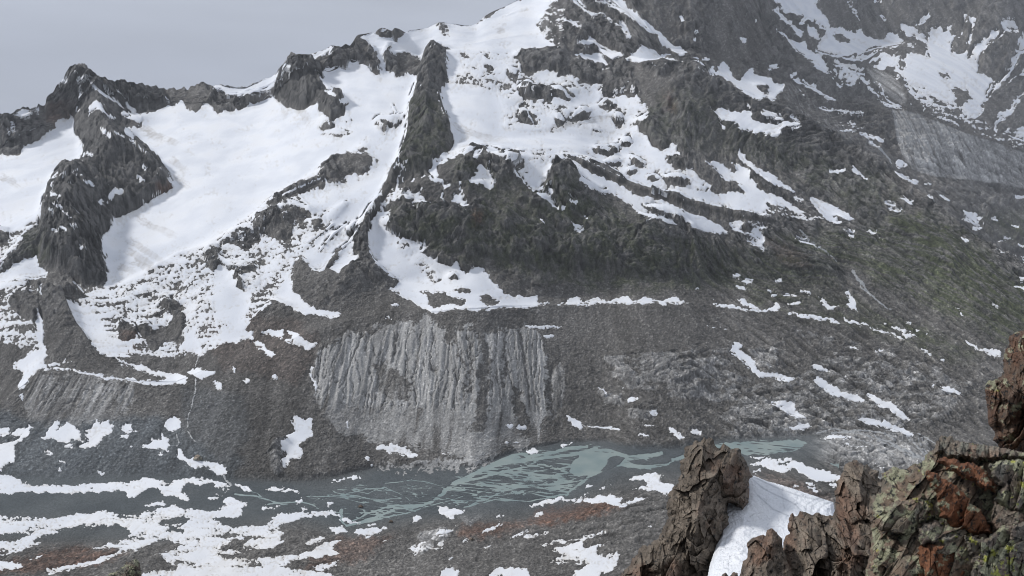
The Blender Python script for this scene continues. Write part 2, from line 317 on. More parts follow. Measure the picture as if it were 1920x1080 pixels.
# lateral moraine crest at the far left
L("90,692 110,691 130,694 160,701 200,708 250,714 290,719 320,716 340,714", 3, 1, 9); L("215,673 235,683 255,688 280,697 300,702 325,708 345,712", 6, 1, 13)
L("95,684 110,682 134,674", 8, .8, 6); S("76,697 85,690 100,692 90,700", .6)
S("583,684 588,690 588,705 595,718 596,733 590,728 584,712 581,698"); L("650,790 655,799", 4)
# apron patches far left
S("-90,800 0,802 20,802 18,815 0,817 -90,817"); S("18,815 32,806 46,800 40,812 26,820"); S("44,808 55,796 64,802 48,822 30,832 32,842 25,866 14,872 0,882 -90,884 -90,830 0,832 22,828 38,820")
S("70,820 84,815 90,804 100,795 112,785 106,808 116,800 125,790 140,798 150,806 152,818 160,826 150,828 138,826 118,830 105,822 90,825")
S("158,808 170,802 178,795 182,785 188,797 200,785 204,793 214,797 210,812 196,815 190,826 182,842 176,838 160,842 148,842 144,838 155,832 170,828 162,818", .93); S("118,838 132,832 140,832 132,842 122,842")
S("227,801 238,793 245,795 244,804 266,808 245,810 232,809"); S("225,817 242,816 240,824 228,822"); S("234,834 252,835 248,840"); L("88,848 97,851", 5); L("115,864 121,868", 5); L("112,880 117,883", 5); L("189,884 193,890", 5)
S("308,793 322,782 330,780 338,790 336,806 324,810 314,804"); S("262,838 275,834 285,828 276,822 292,822 304,826 300,818 302,806 308,812 312,825 317,830 316,848 310,846 304,842 298,842"); S("296,850 306,848 302,858")
S("330,840 340,846 346,856 358,860 366,858 378,866 400,868 420,873 427,882 418,888 412,890 398,880 380,876 364,878 352,872 346,866 334,862")
# valley bottom left
S("-90,885 0,888 12,893 20,890 30,892 38,902 55,906 75,910 105,908 125,910 150,909 165,908 200,905 230,904 250,902 272,896 290,897 305,900 320,902 340,897 372,896 400,898 400,905 388,905 372,912 362,915 352,920 358,940 342,938 325,928 312,930 300,920 285,914 262,925 248,935 238,930 234,923 215,920 190,923 170,926 145,925 130,927 105,924 75,924 60,923 20,926 -90,928", .98)
S("158,917 172,914 178,916 168,918", .1); S("300,905 318,900 328,905 315,912 298,912", .35); S("338,912 352,906 376,910 378,922 368,934 350,930 340,922", .1)
S("265,947 290,942 312,940 310,946 285,951", .95)
S("-90,965 0,963 25,970 60,968 95,972 120,967 150,962 175,960 205,960 230,962 262,966 285,956 310,950 330,944 350,955 400,958 455,946 460,950 420,962 400,968 420,980 400,1000 440,1010 410,1030 360,1045 320,1060 300,1040 255,1040 245,1020 215,1018 235,1005 250,1000 215,985 185,985 160,992 140,1000 100,1000 60,1012 80,1022 50,1030 0,1042 -90,1045", .82)
S("-90,1000 0,1001 40,1000 60,1000 40,1010 0,1015 -90,1018", .05); S("80,1005 140,988 160,986 150,1000 130,1010 170,1005 210,990 250,988 240,995 200,1005 182,1018 215,1018 190,1022 130,1020 90,1030 60,1028 85,1016", .12)
S("60,1035 120,1018 200,1020 250,1022 220,1030 245,1040 300,1010 345,1020 330,1030 260,1042 180,1060 150,1062 90,1075 40,1075 40,1052", .04)
S("300,975 340,970 362,972 350,980 320,988 298,986", .1); S("320,990 345,990 340,997 322,996", .1); S("330,1020 360,1018 345,1024", .1)
S("-90,1052 0,1052 35,1055 48,1064 20,1068 -90,1068", 1); L("92,1072 120,1066 150,1060 190,1050 225,1036 245,1028", 12, 1, 5); L("56,1048 78,1042", 3)
S("168,1025 200,1020 250,1022 245,1028 200,1030", .95)
S("400,900 430,905 470,912 480,920 462,922 440,912 420,915 400,910", .9); S("480,918 510,914 532,912 528,918 500,920", .9); S("525,920 540,915 556,918 565,925 550,924", .95)
S("398,962 420,950 430,925 440,935 462,945 455,955 448,972 425,970 408,968", .9); S("385,935 400,930 430,905 440,910 405,945", .5)
S("500,945 528,948 510,955 490,955", .9); S("470,948 495,944 480,950", .9)
S("505,975 520,962 545,960 575,962 585,958 632,957 640,968 668,980 680,981 672,984 640,978 630,966 590,968 560,975 530,985 520,992 500,992", .97)
S("440,990 470,985 520,985 535,1000 520,1010 540,1015 500,1028 470,1030 450,1022 480,1008 440,1012 400,1000 410,985", .8)
S("340,1040 380,1030 440,1035 480,1048 540,1040 580,1036 600,1020 640,1012 620,1035 560,1050 520,1062 620,1075 660,1095 250,1095 270,1075 330,1070", .9)
S("400,1035 440,1028 470,1040 500,1060 470,1062 420,1050", .5)
S("610,990 640,986 652,995 636,1002 620,995"); S("566,962 582,952 560,953", .9); S("555,940 568,935 570,942 558,948", .8); S("610,940 625,943 628,950 612,950", .9); S("575,1012 592,1005 610,1005 598,1018 570,1022", .9); S("585,1045 605,1028 640,1035 632,1042 610,1042", .95); S("590,1060 640,1050 645,1048 620,1068 590,1068", .9); S("562,1036 582,1034 570,1045", .95)
S("662,996 690,990 712,988 728,990 712,1000 690,1008 668,1005", .95); L("692,983 708,980", 6)
S("610,905 640,905 668,890 682,893 670,902 640,908 612,912", .0); S("650,895 660,890 680,896 665,901", .95); L("620,903 650,897", 3)
# rocky foot patches
S("545,785 555,782 566,786 583,784 584,820 570,824 560,835 568,845 568,860 548,862 540,870 535,880 530,868 535,850 525,840 530,822 545,812 555,808 552,795", .97); S("545,812 530,820 518,822 512,818 530,818", .8)
S("698,842 715,832 725,838 732,826 740,835 742,828 750,840 762,838 770,848 784,850 782,856 762,856 742,850 730,852 718,848 706,846", .85); L("825,850 842,850", 6, .9)
S("682,860 688,855 695,860 690,865", .9); S("690,868 706,868 700,872", .9)
S("956,795 962,792 964,798 958,806 950,800", .9); S("968,802 975,798 990,800 988,808 975,810"); L("945,830 950,833", 4); L("960,830 970,828", 4); S("988,845 1005,842 1012,846 1000,850 990,849"); S("1046,832 1056,831 1068,832 1078,833 1065,837 1052,838")
S("1059,780 1068,781 1075,787 1088,792 1097,800 1096,806 1085,802 1072,797"); L("1100,797 1130,800 1160,804", 4); S("1120,726 1130,727 1140,735 1138,740 1130,732"); S("1143,735 1160,742 1150,740"); S("1177,747 1186,743 1194,746 1194,752 1180,752"); S("1218,768 1226,767 1232,776 1228,780 1222,774"); S("1166,728 1172,727 1170,732")
S("1213,760 1228,758 1220,762", .8); S("1246,801 1262,802 1270,810 1280,815 1288,820 1272,820 1262,812"); S("1285,808 1298,803 1316,808 1312,815 1298,812"); L("1200,813 1218,816", 4); L("1205,797 1222,800", 3)
S("985,608 1000,608 1030,610 1065,612 1040,616 1010,616 990,614"); S("1016,630 1024,628 1038,628 1036,634 1022,635"); L("1328,611 1345,613 1365,617", 3, .9)
# mid right patches
S("1376,643 1385,645 1394,648 1388,658 1405,668 1415,680 1425,695 1438,700 1460,700 1485,703 1497,710 1480,714 1450,711 1430,710 1418,702 1405,692 1396,680 1378,666 1368,662")
S("1520,683 1528,681 1540,684 1552,695 1550,699 1535,695"); S("1442,757 1455,754 1475,753 1492,758 1490,766 1500,776 1514,783 1498,785 1480,778 1468,768 1458,762"); S("1474,802 1490,796 1512,794 1526,800 1510,806 1490,805")
S("1524,712 1532,707 1546,711 1560,722 1580,733 1600,738 1620,752 1618,757 1590,752 1565,742 1545,732"); S("1578,705 1590,706 1594,712 1582,708"); S("1622,738 1632,738 1650,748 1672,755 1690,768 1706,785 1702,791 1685,782 1672,772 1655,765 1640,752"); S("1604,785 1620,784 1640,788 1670,792 1690,802 1715,815 1700,816 1670,806 1640,800 1620,793")
S("1528,820 1560,815 1590,818 1608,822 1575,824"); S("1578,830 1592,832 1605,840 1630,837 1655,842 1632,846 1612,848 1592,840"); S("1588,652 1600,650 1620,655 1610,656", .95); S("1640,656 1652,656 1654,661 1644,660"); L("1727,654 1745,664", 4); S("1748,722 1758,724 1752,728"); S("1764,726 1785,727 1806,738 1795,740 1778,734"); L("1765,676 1773,679", 4)
S("1805,637 1815,640 1835,652 1850,655 1872,656 1880,662 1880,668 1860,668 1845,660 1825,652"); L("1862,670 1878,671", 3); L("1676,613 1690,620 1704,630", 5); L("1705,625 1715,630", 4)
S("1793,576 1800,578 1810,595 1806,594"); L("1864,570 1872,575", 3)
# line of snow along the moraine crest
L("880,581 940,577 1000,572 1060,569 1130,568 1230,567 1290,568", 4); S("1058,570 1068,560 1078,556 1090,562 1090,570"); S("1100,568 1112,558 1130,562 1145,568", .7); S("1145,569 1158,561 1172,554 1182,556 1188,568"); S("1192,569 1200,560 1212,553 1222,560 1228,569"); S("1238,568 1248,560 1265,558 1288,568")
S("1295,563 1308,558 1306,563"); S("1332,561 1342,561 1340,564"); S("1325,568 1345,570 1370,572 1392,578 1400,582 1375,581 1350,575"); S("1379,560 1390,558 1402,568 1416,576 1428,580 1412,580 1395,572"); L("1380,581 1420,583 1460,579", 4); S("1436,582 1448,576 1450,566 1460,572 1464,580 1452,584")
L("1480,587 1520,593 1550,598 1570,601", 4); L("1582,595 1595,604 1620,608", 6, 1, 4); L("1600,606 1650,619 1700,635", 3); S("1535,560 1545,562 1555,570 1580,574 1560,577 1568,585 1552,580 1540,568"); L("1590,550 1595,562 1605,578", 9, 1, 6); S("1586,567 1598,570 1610,583 1600,582"); L("1500,543 1522,552", 4); L("1468,553 1486,553", 4); L("1480,568 1502,566", 5)
S("1438,540 1450,545 1448,550 1440,548"); L("1445,555 1454,556", 5); L("1375,518 1384,518", 6); S("1390,528 1400,524 1410,526 1400,532"); L("1382,538 1396,542", 6, .9); L("1400,525 1410,528", 6); L("1305,541 1309,541", 5); L("1455,524 1462,526", 6); L("1655,604 1660,606", 5)
S("1674,612 1690,615 1700,622 1690,622", .9); S("1700,600 1712,606 1708,610 1698,604", .9); S("1714,612 1728,618 1720,620"); S("1733,625 1745,627 1735,630", .8)
# far right edge
S("1806,392 1822,395 1838,402 1852,406 1832,409 1836,418 1845,428 1835,430 1822,428 1828,420 1815,412 1796,412 1815,408", .92); L("1690,370 1710,378", 6, 1, 4); L("1668,392 1690,396 1702,402", 8, .85, 5); L("1662,380 1676,384", 5); L("1740,365 1752,372", 4); L("1765,368 1780,374", 4); L("1738,345 1748,349", 4)
S("1672,317 1690,325 1705,333 1728,340 1718,342 1700,338 1684,328"); S("1679,303 1686,298 1697,306 1696,314 1682,312"); L("1790,444 1815,455", 5)
S("1840,462 1860,464 1880,472 1905,480 1925,490 1990,510 1990,500 1925,480 1895,475 1868,465", .95); S("1870,452 1890,452 1915,462 1990,480 1990,470 1920,455 1890,442", .9); L("1912,520 1920,522", 6); L("1905,538 1990,552", 5)
L("1900,422 1908,424", 5); L("1905,368 1990,375", 4); L("1855,410 1870,412", 4)
S("1592,225 1605,232 1620,240 1645,252 1664,262 1655,266 1635,258 1612,250 1600,240", .85); S("1572,242 1592,240 1612,243 1608,247 1580,246", .85); S("1575,222 1640,245 1645,256 1570,235", .25); L("1632,268 1648,276", 4); L("1610,252 1640,262", 3, .8)
# distant cirque, top right
S("1445,-3 1535,-3 1528,12 1540,24 1552,38 1562,60 1545,52 1520,38 1500,28 1475,22 1462,10", 1)
S("1508,28 1512,35 1504,46 1498,42", .95); S("1480,27 1492,28 1490,32 1483,31", .1)
L("1452,17 1468,34 1490,52 1503,66", 7); S("1454,51 1466,57 1480,72 1495,78 1510,80 1520,95 1532,100 1548,112 1552,128 1562,142 1545,135 1525,118 1508,105 1494,98 1486,88 1476,72")
S("1515,48 1528,52 1540,66 1560,78 1580,80 1560,92 1540,82 1520,70 1512,60", .8)
S("1560,46 1578,54 1590,58 1606,60 1614,50 1620,58 1624,68 1640,72 1655,70 1664,72 1665,55 1672,64 1684,66 1692,46 1703,46 1714,50 1722,60 1735,66 1742,75 1752,78 1742,84 1720,80 1700,68 1694,54 1686,62 1680,70 1702,78 1718,85 1712,90 1690,92 1670,95 1640,98 1630,105 1618,114 1600,112 1575,106 1556,104 1530,95 1530,80", .94)
S("1560,62 1580,64 1594,72 1588,80 1566,78", .05); S("1680,68 1695,52 1702,66 1735,76 1745,88 1722,90 1712,76 1690,70", .04); S("1714,45 1725,40 1734,32 1738,18 1742,32 1732,44 1720,46")
L("1590,0 1600,18 1612,38", 6, 1, 3); L("1642,0 1652,10", 4); L("1653,28 1658,34", 6)
L("1702,76 1695,85 1670,90 1640,92 1618,100 1560,108", 5, .1, 3)
S("1560,112 1580,114 1600,118 1622,132 1620,140 1600,135 1575,124 1560,122", .95); S("1560,128 1580,126 1592,135 1610,145 1612,155 1598,162 1580,158 1575,165 1560,145", .75)
S("1640,122 1648,112 1662,104 1678,106 1688,98 1688,110 1682,120 1665,126 1650,130 1642,127"); L("1627,116 1645,104 1660,99", 6)
S("1690,48 1696,44", 1)
S("1742,50 1752,55 1760,48 1768,60 1778,50 1788,46 1780,62 1786,70 1800,60 1785,78 1780,90 1790,100 1805,98 1812,92 1815,112 1820,92 1840,80 1862,58 1872,56 1868,70 1848,90 1838,112 1842,122 1832,140 1850,140 1866,150 1858,160 1850,175 1840,195 1845,202 1838,215 1828,222 1812,215 1800,205 1790,195 1760,192 1735,185 1715,178 1700,160 1697,130 1692,110 1705,98 1725,95 1742,112 1755,128 1772,138 1778,148 1765,142 1750,122 1740,104 1735,92 1745,84 1742,68", .93)
S("1735,92 1750,86 1765,92 1780,110 1795,122 1810,135 1808,150 1780,135 1760,115", 1)
S("1805,24 1816,23 1812,38 1806,50 1802,70 1798,72 1806,45"); S("1820,24 1824,35 1830,36 1822,60 1818,82 1814,80 1820,50"); L("1780,60 1790,74 1782,90", 4)
S("1698,160 1740,170 1770,185 1800,195 1785,205 1745,195 1710,180", .6); S("1790,165 1812,170 1825,185 1800,200 1785,180 1770,170", .1); L("1780,165 1790,185 1788,200", 5, 1)
S("1878,38 1890,38 1902,36 1908,45 1912,58 1898,60 1888,55 1872,75 1868,80 1882,50", .97)
S("1920,60 1990,60 1990,75 1912,100 1903,120 1890,140 1876,155 1860,175 1846,198 1838,205 1850,180 1866,160 1880,142 1894,120 1905,95", .95); S("1920,125 1990,100 1990,130 1905,145 1885,160 1895,140", .6)
L("1925,163 1910,185 1895,205 1878,222 1868,235 1862,250", 7, 1, 8); S("1872,213 1880,210 1880,216 1870,218"); S("1883,240 1892,238 1888,245 1905,248 1920,235 1990,220 1990,280 1920,265 1895,255 1882,250", .93); S("1832,222 1850,232 1868,250 1880,262 1860,258", .9)
S("1700,190 1735,190 1790,205 1830,222 1870,252 1920,268 1990,280 1990,290 1920,280 1850,255 1780,228 1720,205", .42)
S("1612,142 1618,140 1628,150 1630,160 1624,156"); L("1640,152 1655,172 1668,188 1690,202", 5, 1, 6); L("1630,162 1650,180 1655,186", 4); S("1640,185 1660,192 1690,200 1695,204 1670,202", .7); L("1680,126 1695,140 1705,155 1716,172", 10, 1, 3); L("1677,140 1682,145", 6)
# left ridge small patches
S("118,150 124,140 127,155 120,160 112,155", .9); L("112,158 111,166", 5); S("27,215 35,205 50,202 62,208 55,220 40,225 32,218", .8); L("62,200 72,210 70,218", 5, .9); L("133,131 138,132", 5)
S("145,145 152,143 158,140 170,143 174,146 168,152 158,148 152,155 151,168 155,175 150,190 147,180 149,165"); L("166,150 178,162 195,174 212,185 232,203", 5, .95, 4); L("198,162 208,176", 5, .8); S("218,168 224,170 222,174")
S("174,187 190,192 192,200 200,206 210,215 218,224 208,220 195,210 182,205 172,208 168,220 166,208", .9); L("146,200 148,210", 4); L("230,215 250,222 262,230", 8, .95, 5); L("159,286 176,291", 5); L("193,242 206,253", 7, .9); L("215,248 230,253", 4); S("244,328 256,328 272,336 280,340 268,342 255,335"); S("265,312 276,308 280,316 268,316"); L("140,322 152,330", 5); L("162,338 170,345", 6); S("201,365 212,352 214,360 212,375 206,375"); L("214,355 226,358", 6); L("187,373 199,380", 7); L("95,362 110,370", 7, .8); L("100,378 112,390 130,408", 5, .75); L("94,392 100,396", 7); L("98,430 108,434", 5); L("110,425 122,432", 6); L("135,420 144,420", 5); L("146,458 155,463", 4); L("16,232 26,246", 5, .8); L("10,243 18,248", 4)
L("22,235 26,242", 4); L("313,182 318,193", 5, .9)
# near slope right of the river (towards the camera)
S("772,985 773,972 782,965 791,962 788,972 780,978"); S("820,950 840,951 852,953 858,955 876,956 870,962 860,966 850,972 838,974 832,966 824,962")
S("765,1028 782,1018 800,1016 820,1000 830,992 845,988 860,978 852,992 835,1002 812,1012 800,1020 812,1024 838,1005 832,1028 800,1034 770,1040 782,1032", .8); S("896,1000 915,992 930,985 942,974 938,985 925,995 905,1003"); L("930,970 948,967", 6, .9); L("868,1018 882,1010", 4); S("952,1010 965,1003 985,995 998,988 992,997 970,1006"); L("988,1006 1010,1003 1028,998", 5); S("980,949 1000,942 1030,938 1060,930 1060,935 1030,945 1000,949"); S("996,971 1008,963 1014,962 1020,966 1010,972", .9); L("718,1015 730,1010", 3, .8)
S("1045,942 1070,935 1095,928 1110,923 1120,920 1100,930 1070,940"); S("1065,946 1085,935 1100,932 1120,928 1160,932 1170,936 1150,948 1135,943 1115,945 1095,942", .92); L("1100,912 1108,909", 5)
S("1008,1021 1040,1015 1070,1010 1100,1003 1132,996 1138,1000 1110,1008 1080,1012 1050,1018 1020,1023"); L("840,1050 850,1046", 4); L("905,1025 918,1024", 4, .8)
S("1030,1030 1055,1025 1075,1020 1090,1013 1098,1028 1130,1020 1142,1018 1120,1030 1125,1042 1160,1036 1165,1048 1150,1068 1120,1080 1110,1095 1062,1095 1080,1072 1100,1060 1070,1055 1026,1054 1045,1046 1065,1040 1045,1036", .92)
S("826,1075 840,1066 848,1062 862,1072 855,1095 815,1095"); S("915,1078 935,1064 955,1063 975,1064 990,1068 1000,1095 900,1095", .97)
S("1174,902 1190,895 1205,890 1230,888 1246,892 1240,902 1222,905 1205,902"); S("1182,917 1210,910 1228,900 1245,905 1262,908 1258,925 1240,932 1238,920 1215,918 1200,918", .93); S("1150,945 1180,938 1208,930 1222,930 1190,945 1160,950 1148,950", .95); S("1120,930 1145,928 1160,930 1140,938", .9)
L("1120,918 1145,910", 4); S("1215,975 1222,977 1216,980"); L("1213,988 1230,982", 3, .8)
S("1395,856 1420,855 1450,852 1442,858 1410,860"); S("1420,866 1440,860 1470,858 1490,860 1512,875 1530,878 1560,885 1600,900 1620,905 1600,915 1560,910 1530,905 1508,890 1490,884 1462,886 1445,880 1430,874", .92); S("1458,866 1478,868 1475,872 1460,871", .1); S("1470,880 1495,878 1500,884", .1)
L("1408,872 1420,868", 5); L("1415,883 1425,882", 6); L("1488,912 1502,910", 5); L("1515,905 1530,916", 9, .9); S("1570,868 1590,872 1620,890 1600,892 1580,880", .5); S("1630,860 1650,866 1665,880 1645,876", .5)
SN = blur(SN, 0.8)

# ================================================================== ground kinds, traced (real colours of the ground, plus one painted hillside shade)
TILL = blank()      # bare pale moraine silt
poly(TILL, "586,690 596,660 620,640 650,626 690,622 720,612 742,604 768,602 780,612 796,596 815,598 826,605 838,640 846,650 850,615 872,612 895,622 930,618 975,622 985,612 1000,618 1018,640 1024,672 1022,700 1030,760 1016,800 1010,835 980,842 950,838 930,855 880,862 850,850 800,838 700,826 640,805 604,760 590,720", .9)
poly(TILL, "586,740 640,760 900,770 1010,790 1010,835 950,838 880,862 800,838 700,830 625,805", .55)
poly(TILL, "1040,684 1058,682 1062,720 1052,748 1040,790 1030,800 1036,740 1030,700", .5)
for s_, w_, w2_ in (("846,620 858,650 870,690", 12, 5), ("905,625 912,660 906,720 905,760 898,800", 12, 24), ("942,640 948,680 940,730", 6, 9), ("968,735 975,770 985,810", 16, 26), ("880,640 884,690 878,740", 4, 6), ("870,728 866,760", 10, 6)):
    stroke(TILL, s_, w_, .12, w2_)
poly(TILL, "700,680 745,690 775,720 770,760 740,755 715,735", .3)
poly(TILL, "56,705 90,702 150,704 250,720 256,742 235,780 150,800 60,795 45,760", .45)
poly(TILL, "180,722 250,724 252,745 200,742", .62)
poly(TILL, "1672,205 1700,208 1750,225 1800,245 1850,262 1920,285 1990,300 1990,365 1920,352 1860,342 1800,336 1750,330 1715,322 1696,300 1684,270", .8)
poly(TILL, "1622,128 1650,130 1672,140 1690,160 1702,190 1690,196 1660,175 1640,155", .65)
poly(TILL, "1440,190 1480,150 1520,175 1560,215 1640,285 1600,270 1520,225", .35)
poly(TILL, "700,870 750,872 850,862 930,862 880,880 800,882 720,878", .95)
TILL = blur(TILL, 1.6)
GREEN = blank()
poly(GREEN, "730,400 745,385 800,385 850,400 890,400 900,360 960,330 1000,365 1060,330 1100,360 1180,400 1260,440 1330,450 1420,470 1500,480 1560,500 1590,540 1400,540 1200,545 1100,545 1000,520 900,490 820,480 740,430", .55)
poly(GREEN, "1420,440 1500,470 1600,500 1700,560 1800,600 1880,630 1980,660 1980,560 1880,500 1800,430 1720,400 1600,430 1500,440", .75)
poly(GREEN, "1660,405 1740,405 1800,450 1850,500 1920,545 1990,560 1990,660 1870,640 1830,600 1780,560 1740,500 1700,450", 1)
poly(GREEN, "1180,200 1300,160 1420,230 1600,320 1680,330 1700,400 1600,400 1480,330 1360,290 1230,260", .35)
poly(GREEN, "850,280 900,300 960,340 1080,310 1100,350 1000,380 880,360 840,330", .4)
poly(GREEN, "1400,540 1600,560 1750,620 1850,670 1800,680 1600,610 1400,570", .6)
poly(GREEN, "1820,400 1920,400 1990,440 1920,470 1860,430", .6)
poly(GREEN, "760,180 830,180 845,290 745,330", .45); poly(GREEN, "40,440 80,420 90,490 50,500", .5)
GREEN = blur(GREEN, 9)
RUST = blank()
poly(RUST, "1010,950 1060,940 1130,936 1180,945 1140,960 1080,975 1030,985 990,980", 1); poly(RUST, "860,990 900,980 960,980 1000,975 960,995 900,1010 860,1005", .7)
poly(RUST, "40,1050 120,1025 240,1035 180,1060 60,1072 0,1075 -90,1078 -90,1065", .75); poly(RUST, "640,1000 700,1010 740,1000 680,1050 620,1060 560,1075 600,1030", .5)
poly(RUST, "300,345 322,345 322,362 305,368 295,358", .9); poly(RUST, "1245,175 1265,175 1262,205 1248,212", .5); poly(RUST, "890,395 905,390 905,420 888,425", .6); poly(RUST, "85,190 140,190 138,225 90,235", .4); poly(RUST, "225,620 255,620 255,660 225,660", .5); poly(RUST, "1450,880 1560,930 1540,960 1400,880", .35)
poly(RUST, "1420,440 1500,470 1530,500 1480,500", .25)
poly(RUST, "400,580 560,600 600,640 560,720 420,690 380,640", .22)
RUST = blur(RUST, 4)
SLAB = blank()      # pale ice-polished slabs in the debris
poly(SLAB, "1130,668 1200,660 1270,655 1370,650 1380,700 1440,720 1500,700 1600,640 1700,680 1830,720 1760,800 1600,800 1480,800 1400,760 1360,755 1300,750 1240,740 1200,730 1150,720", .5)
poly(SLAB, "1200,665 1260,660 1300,690 1330,740 1290,745 1240,715", .95); poly(SLAB, "1140,670 1165,670 1200,720 1180,728", .8); poly(SLAB, "1120,730 1165,740 1170,760 1130,755", .8); poly(SLAB, "1170,762 1230,765 1225,785 1180,785", .8); poly(SLAB, "1400,740 1520,760 1500,830 1380,825 1350,780", .7)
poly(SLAB, "1540,800 1740,820 1750,890 1650,920 1560,870 1480,850 1500,820", .9)
poly(SLAB, "1400,650 1450,650 1470,690 1420,690", .7)
poly(SLAB, "505,828 520,822 545,822 548,835 530,848 534,880 520,895 510,880 503,850", 1); poly(SLAB, "352,905 380,905 378,925 350,925", .7); poly(SLAB, "868,950 920,940 930,955 880,985 860,975", .9); poly(SLAB, "1440,600 1700,660 1800,700 1700,690 1500,640", .3); poly(SLAB, "780,1000 840,985 850,1000 790,1040", .7)
SLAB = blur(SLAB, 2.5)
BLUE = blank()      # wet blue-grey outwash
poly(BLUE, "-90,840 0,840 100,845 300,850 340,880 420,895 480,905 560,912 640,912 700,885 900,880 960,850 1060,833 1250,838 1500,820 1700,812 1740,880 1500,850 1280,862 1160,885 1060,935 920,952 740,968 650,985 560,960 400,965 300,960 0,965 -90,965", 1)
poly(BLUE, "-90,730 60,790 300,780 460,860 430,900 200,905 0,900", .8); poly(BLUE, "340,720 460,740 470,820 420,870 340,800", .45)
BLUE = blur(BLUE, 6)
DARK = blank()      # dark cliff rock, and the hill's shaded right side painted dark
for s_ in ("140,122 165,130 240,160 300,210 262,240 250,265 300,310 322,350 220,410 200,490 200,530 150,530 78,490 78,400 100,335 150,310 155,250 140,215 120,180", "808,85 842,110 838,150 822,175 848,250 840,290 795,325 740,330 762,260 765,215 783,160 790,120", "530,112 600,125 650,200 610,212 560,200 515,180", "740,400 900,400 1100,460 1200,430 1420,470 1560,500 1590,520 1300,530 1000,500 820,470", "1300,140 1400,180 1500,220 1680,320 1600,330 1500,300 1380,280"):
    poly(DARK, s_, 1)
DARK = blur(DARK, 5)
TRACK = blank()
for s_ in ("1235,832 1275,815 1300,790 1330,775 1380,740 1425,715 1440,712", "1330,818 1400,812 1480,810 1540,818", "1585,780 1620,760 1700,742 1790,742 1850,722", "1830,745 1835,790 1820,815", "1795,700 1760,680 1700,640 1650,620", "560,1050 720,1075"):
    stroke(TRACK, s_, 2.0, 1)
# streams of white water
FALL = blank()
for s_, w_, w2_ in (("1600,508 1606,520 1618,534 1626,545 1638,558", 5, 3), ("1605,515 1615,540 1634,552", 2, 2), ("1638,560 1652,568 1665,578 1672,580", 3, 2), ("1500,430 1512,445 1530,462 1548,470 1570,490", 2.5, 2), ("1630,268 1650,278 1668,300 1672,308", 5, 2),
                    ("372,668 366,685 370,705", 2.5, 2), ("367,710 366,735 358,765 350,790 352,800", 3, 2), ("330,815 336,830 332,838", 3, 2), ("352,805 360,820 368,828", 2, 2), ("418,888 424,900 434,910", 4, 3),
                    ("1640,815 1652,824 1668,828 1690,842 1705,846 1718,854 1735,862", 3, 5), ("1690,808 1704,822 1715,830 1724,843 1740,858", 2.5, 3), ("1722,822 1728,838 1738,850", 2.5, 3), ("1560,812 1600,810 1630,818 1660,832 1680,838 1700,852 1722,858", 3, 3), ("1530,812 1560,804 1590,808 1620,806 1660,812 1680,826", 3, 3), ("1600,822 1630,830 1650,846 1680,852", 2, 2.5), ("1720,812 1745,826 1752,832", 2.5, 2)):
    stroke(FALL, s_, w_, 1, w2_)
FALL = blur(FALL, .6)
# braided river: traced channels
CH = blank()
for s_, w_, w2_ in (("650,985 700,970 740,955 790,948 812,940 830,925 850,905 880,893 900,882 930,868 960,855 985,850", 6, 14),
                    ("812,940 835,918 862,903 900,895 960,880 1000,872 1020,870 1040,878 1075,874", 9, 5), ("862,905 900,906 940,912 980,910 1020,908 1060,903 1075,898", 7, 4),
                    ("850,905 885,888 920,886 960,885 1000,884 1040,878", 5, 4), ("870,950 910,935 950,918 990,910 1040,908 1090,900", 4, 4), ("900,882 940,870 985,862 1040,856 1090,848 1120,840", 8, 10), ("930,868 960,862 1010,852 1060,842 1100,836", 6, 12),
                    ("720,905 780,900 810,905 835,915", 2.5, 3), ("650,915 690,925 720,912 750,925 770,938", 3, 3), ("575,930 620,930 650,925 690,915 720,915", 3, 2.5), ("500,945 560,940 585,945 600,955 640,960", 5, 4), ("640,955 640,975 650,985 700,975 740,965", 9, 5), ("660,975 700,958 730,948 790,945", 5, 5),
                    ("700,972 760,962 800,950 830,940 870,930", 4, 3), ("870,951 930,935 990,940 1040,930 1060,925", 3, 5), ("1060,928 1090,905 1110,890 1130,880 1165,870 1200,875", 7, 10), ("900,930 940,928 980,920 1050,925", 3, 2), ("640,962 700,960 740,975 770,968 860,955", 3, 3),
                    ("440,925 480,930 520,942 540,945", 6, 4), ("460,915 500,935 530,945", 3, 3), ("1090,850 1140,845 1180,858 1210,855 1240,850", 20, 12), ("1200,875 1240,872 1262,862 1285,855 1300,852", 8, 14), ("1150,862 1190,872 1220,878", 16, 6), ("1285,855 1340,840 1400,835 1450,838 1500,832", 20, 22), ("1380,845 1440,850 1500,840", 12, 6), ("1210,860 1225,872 1240,874", 6, 5)):
    stroke(CH, s_, max(2, w_ * .65), .95, max(2, w2_ * .65))
poly(CH, "1070,885 1072,870 1085,855 1105,850 1120,852 1150,850 1180,862 1150,872 1130,880 1112,890 1085,892", 1.7)
poly(CH, "1340,830 1380,828 1440,826 1500,822 1515,828 1490,842 1440,850 1400,852 1370,845 1350,840", .85)
poly(CH, "1128,882 1142,858 1155,852 1172,858 1165,866 1150,875 1138,880", 0); poly(CH, "1212,865 1230,856 1255,858 1262,864 1240,870 1222,870", .1)
BRA = blank()       # where the fine braids run
poly(BRA, "640,975 740,945 830,915 900,875 960,852 1050,835 1120,832 1150,850 1080,850 1070,885 1110,895 1060,930 920,945 820,948 700,978", 1)
poly(BRA, "560,925 700,895 880,885 830,930 740,955 640,960 580,945", .55); poly(BRA, "1480,825 1700,812 1740,860 1600,850", .3); poly(BRA, "430,915 540,935 640,955 500,950", .5)
BRA = blur(BRA, 7)
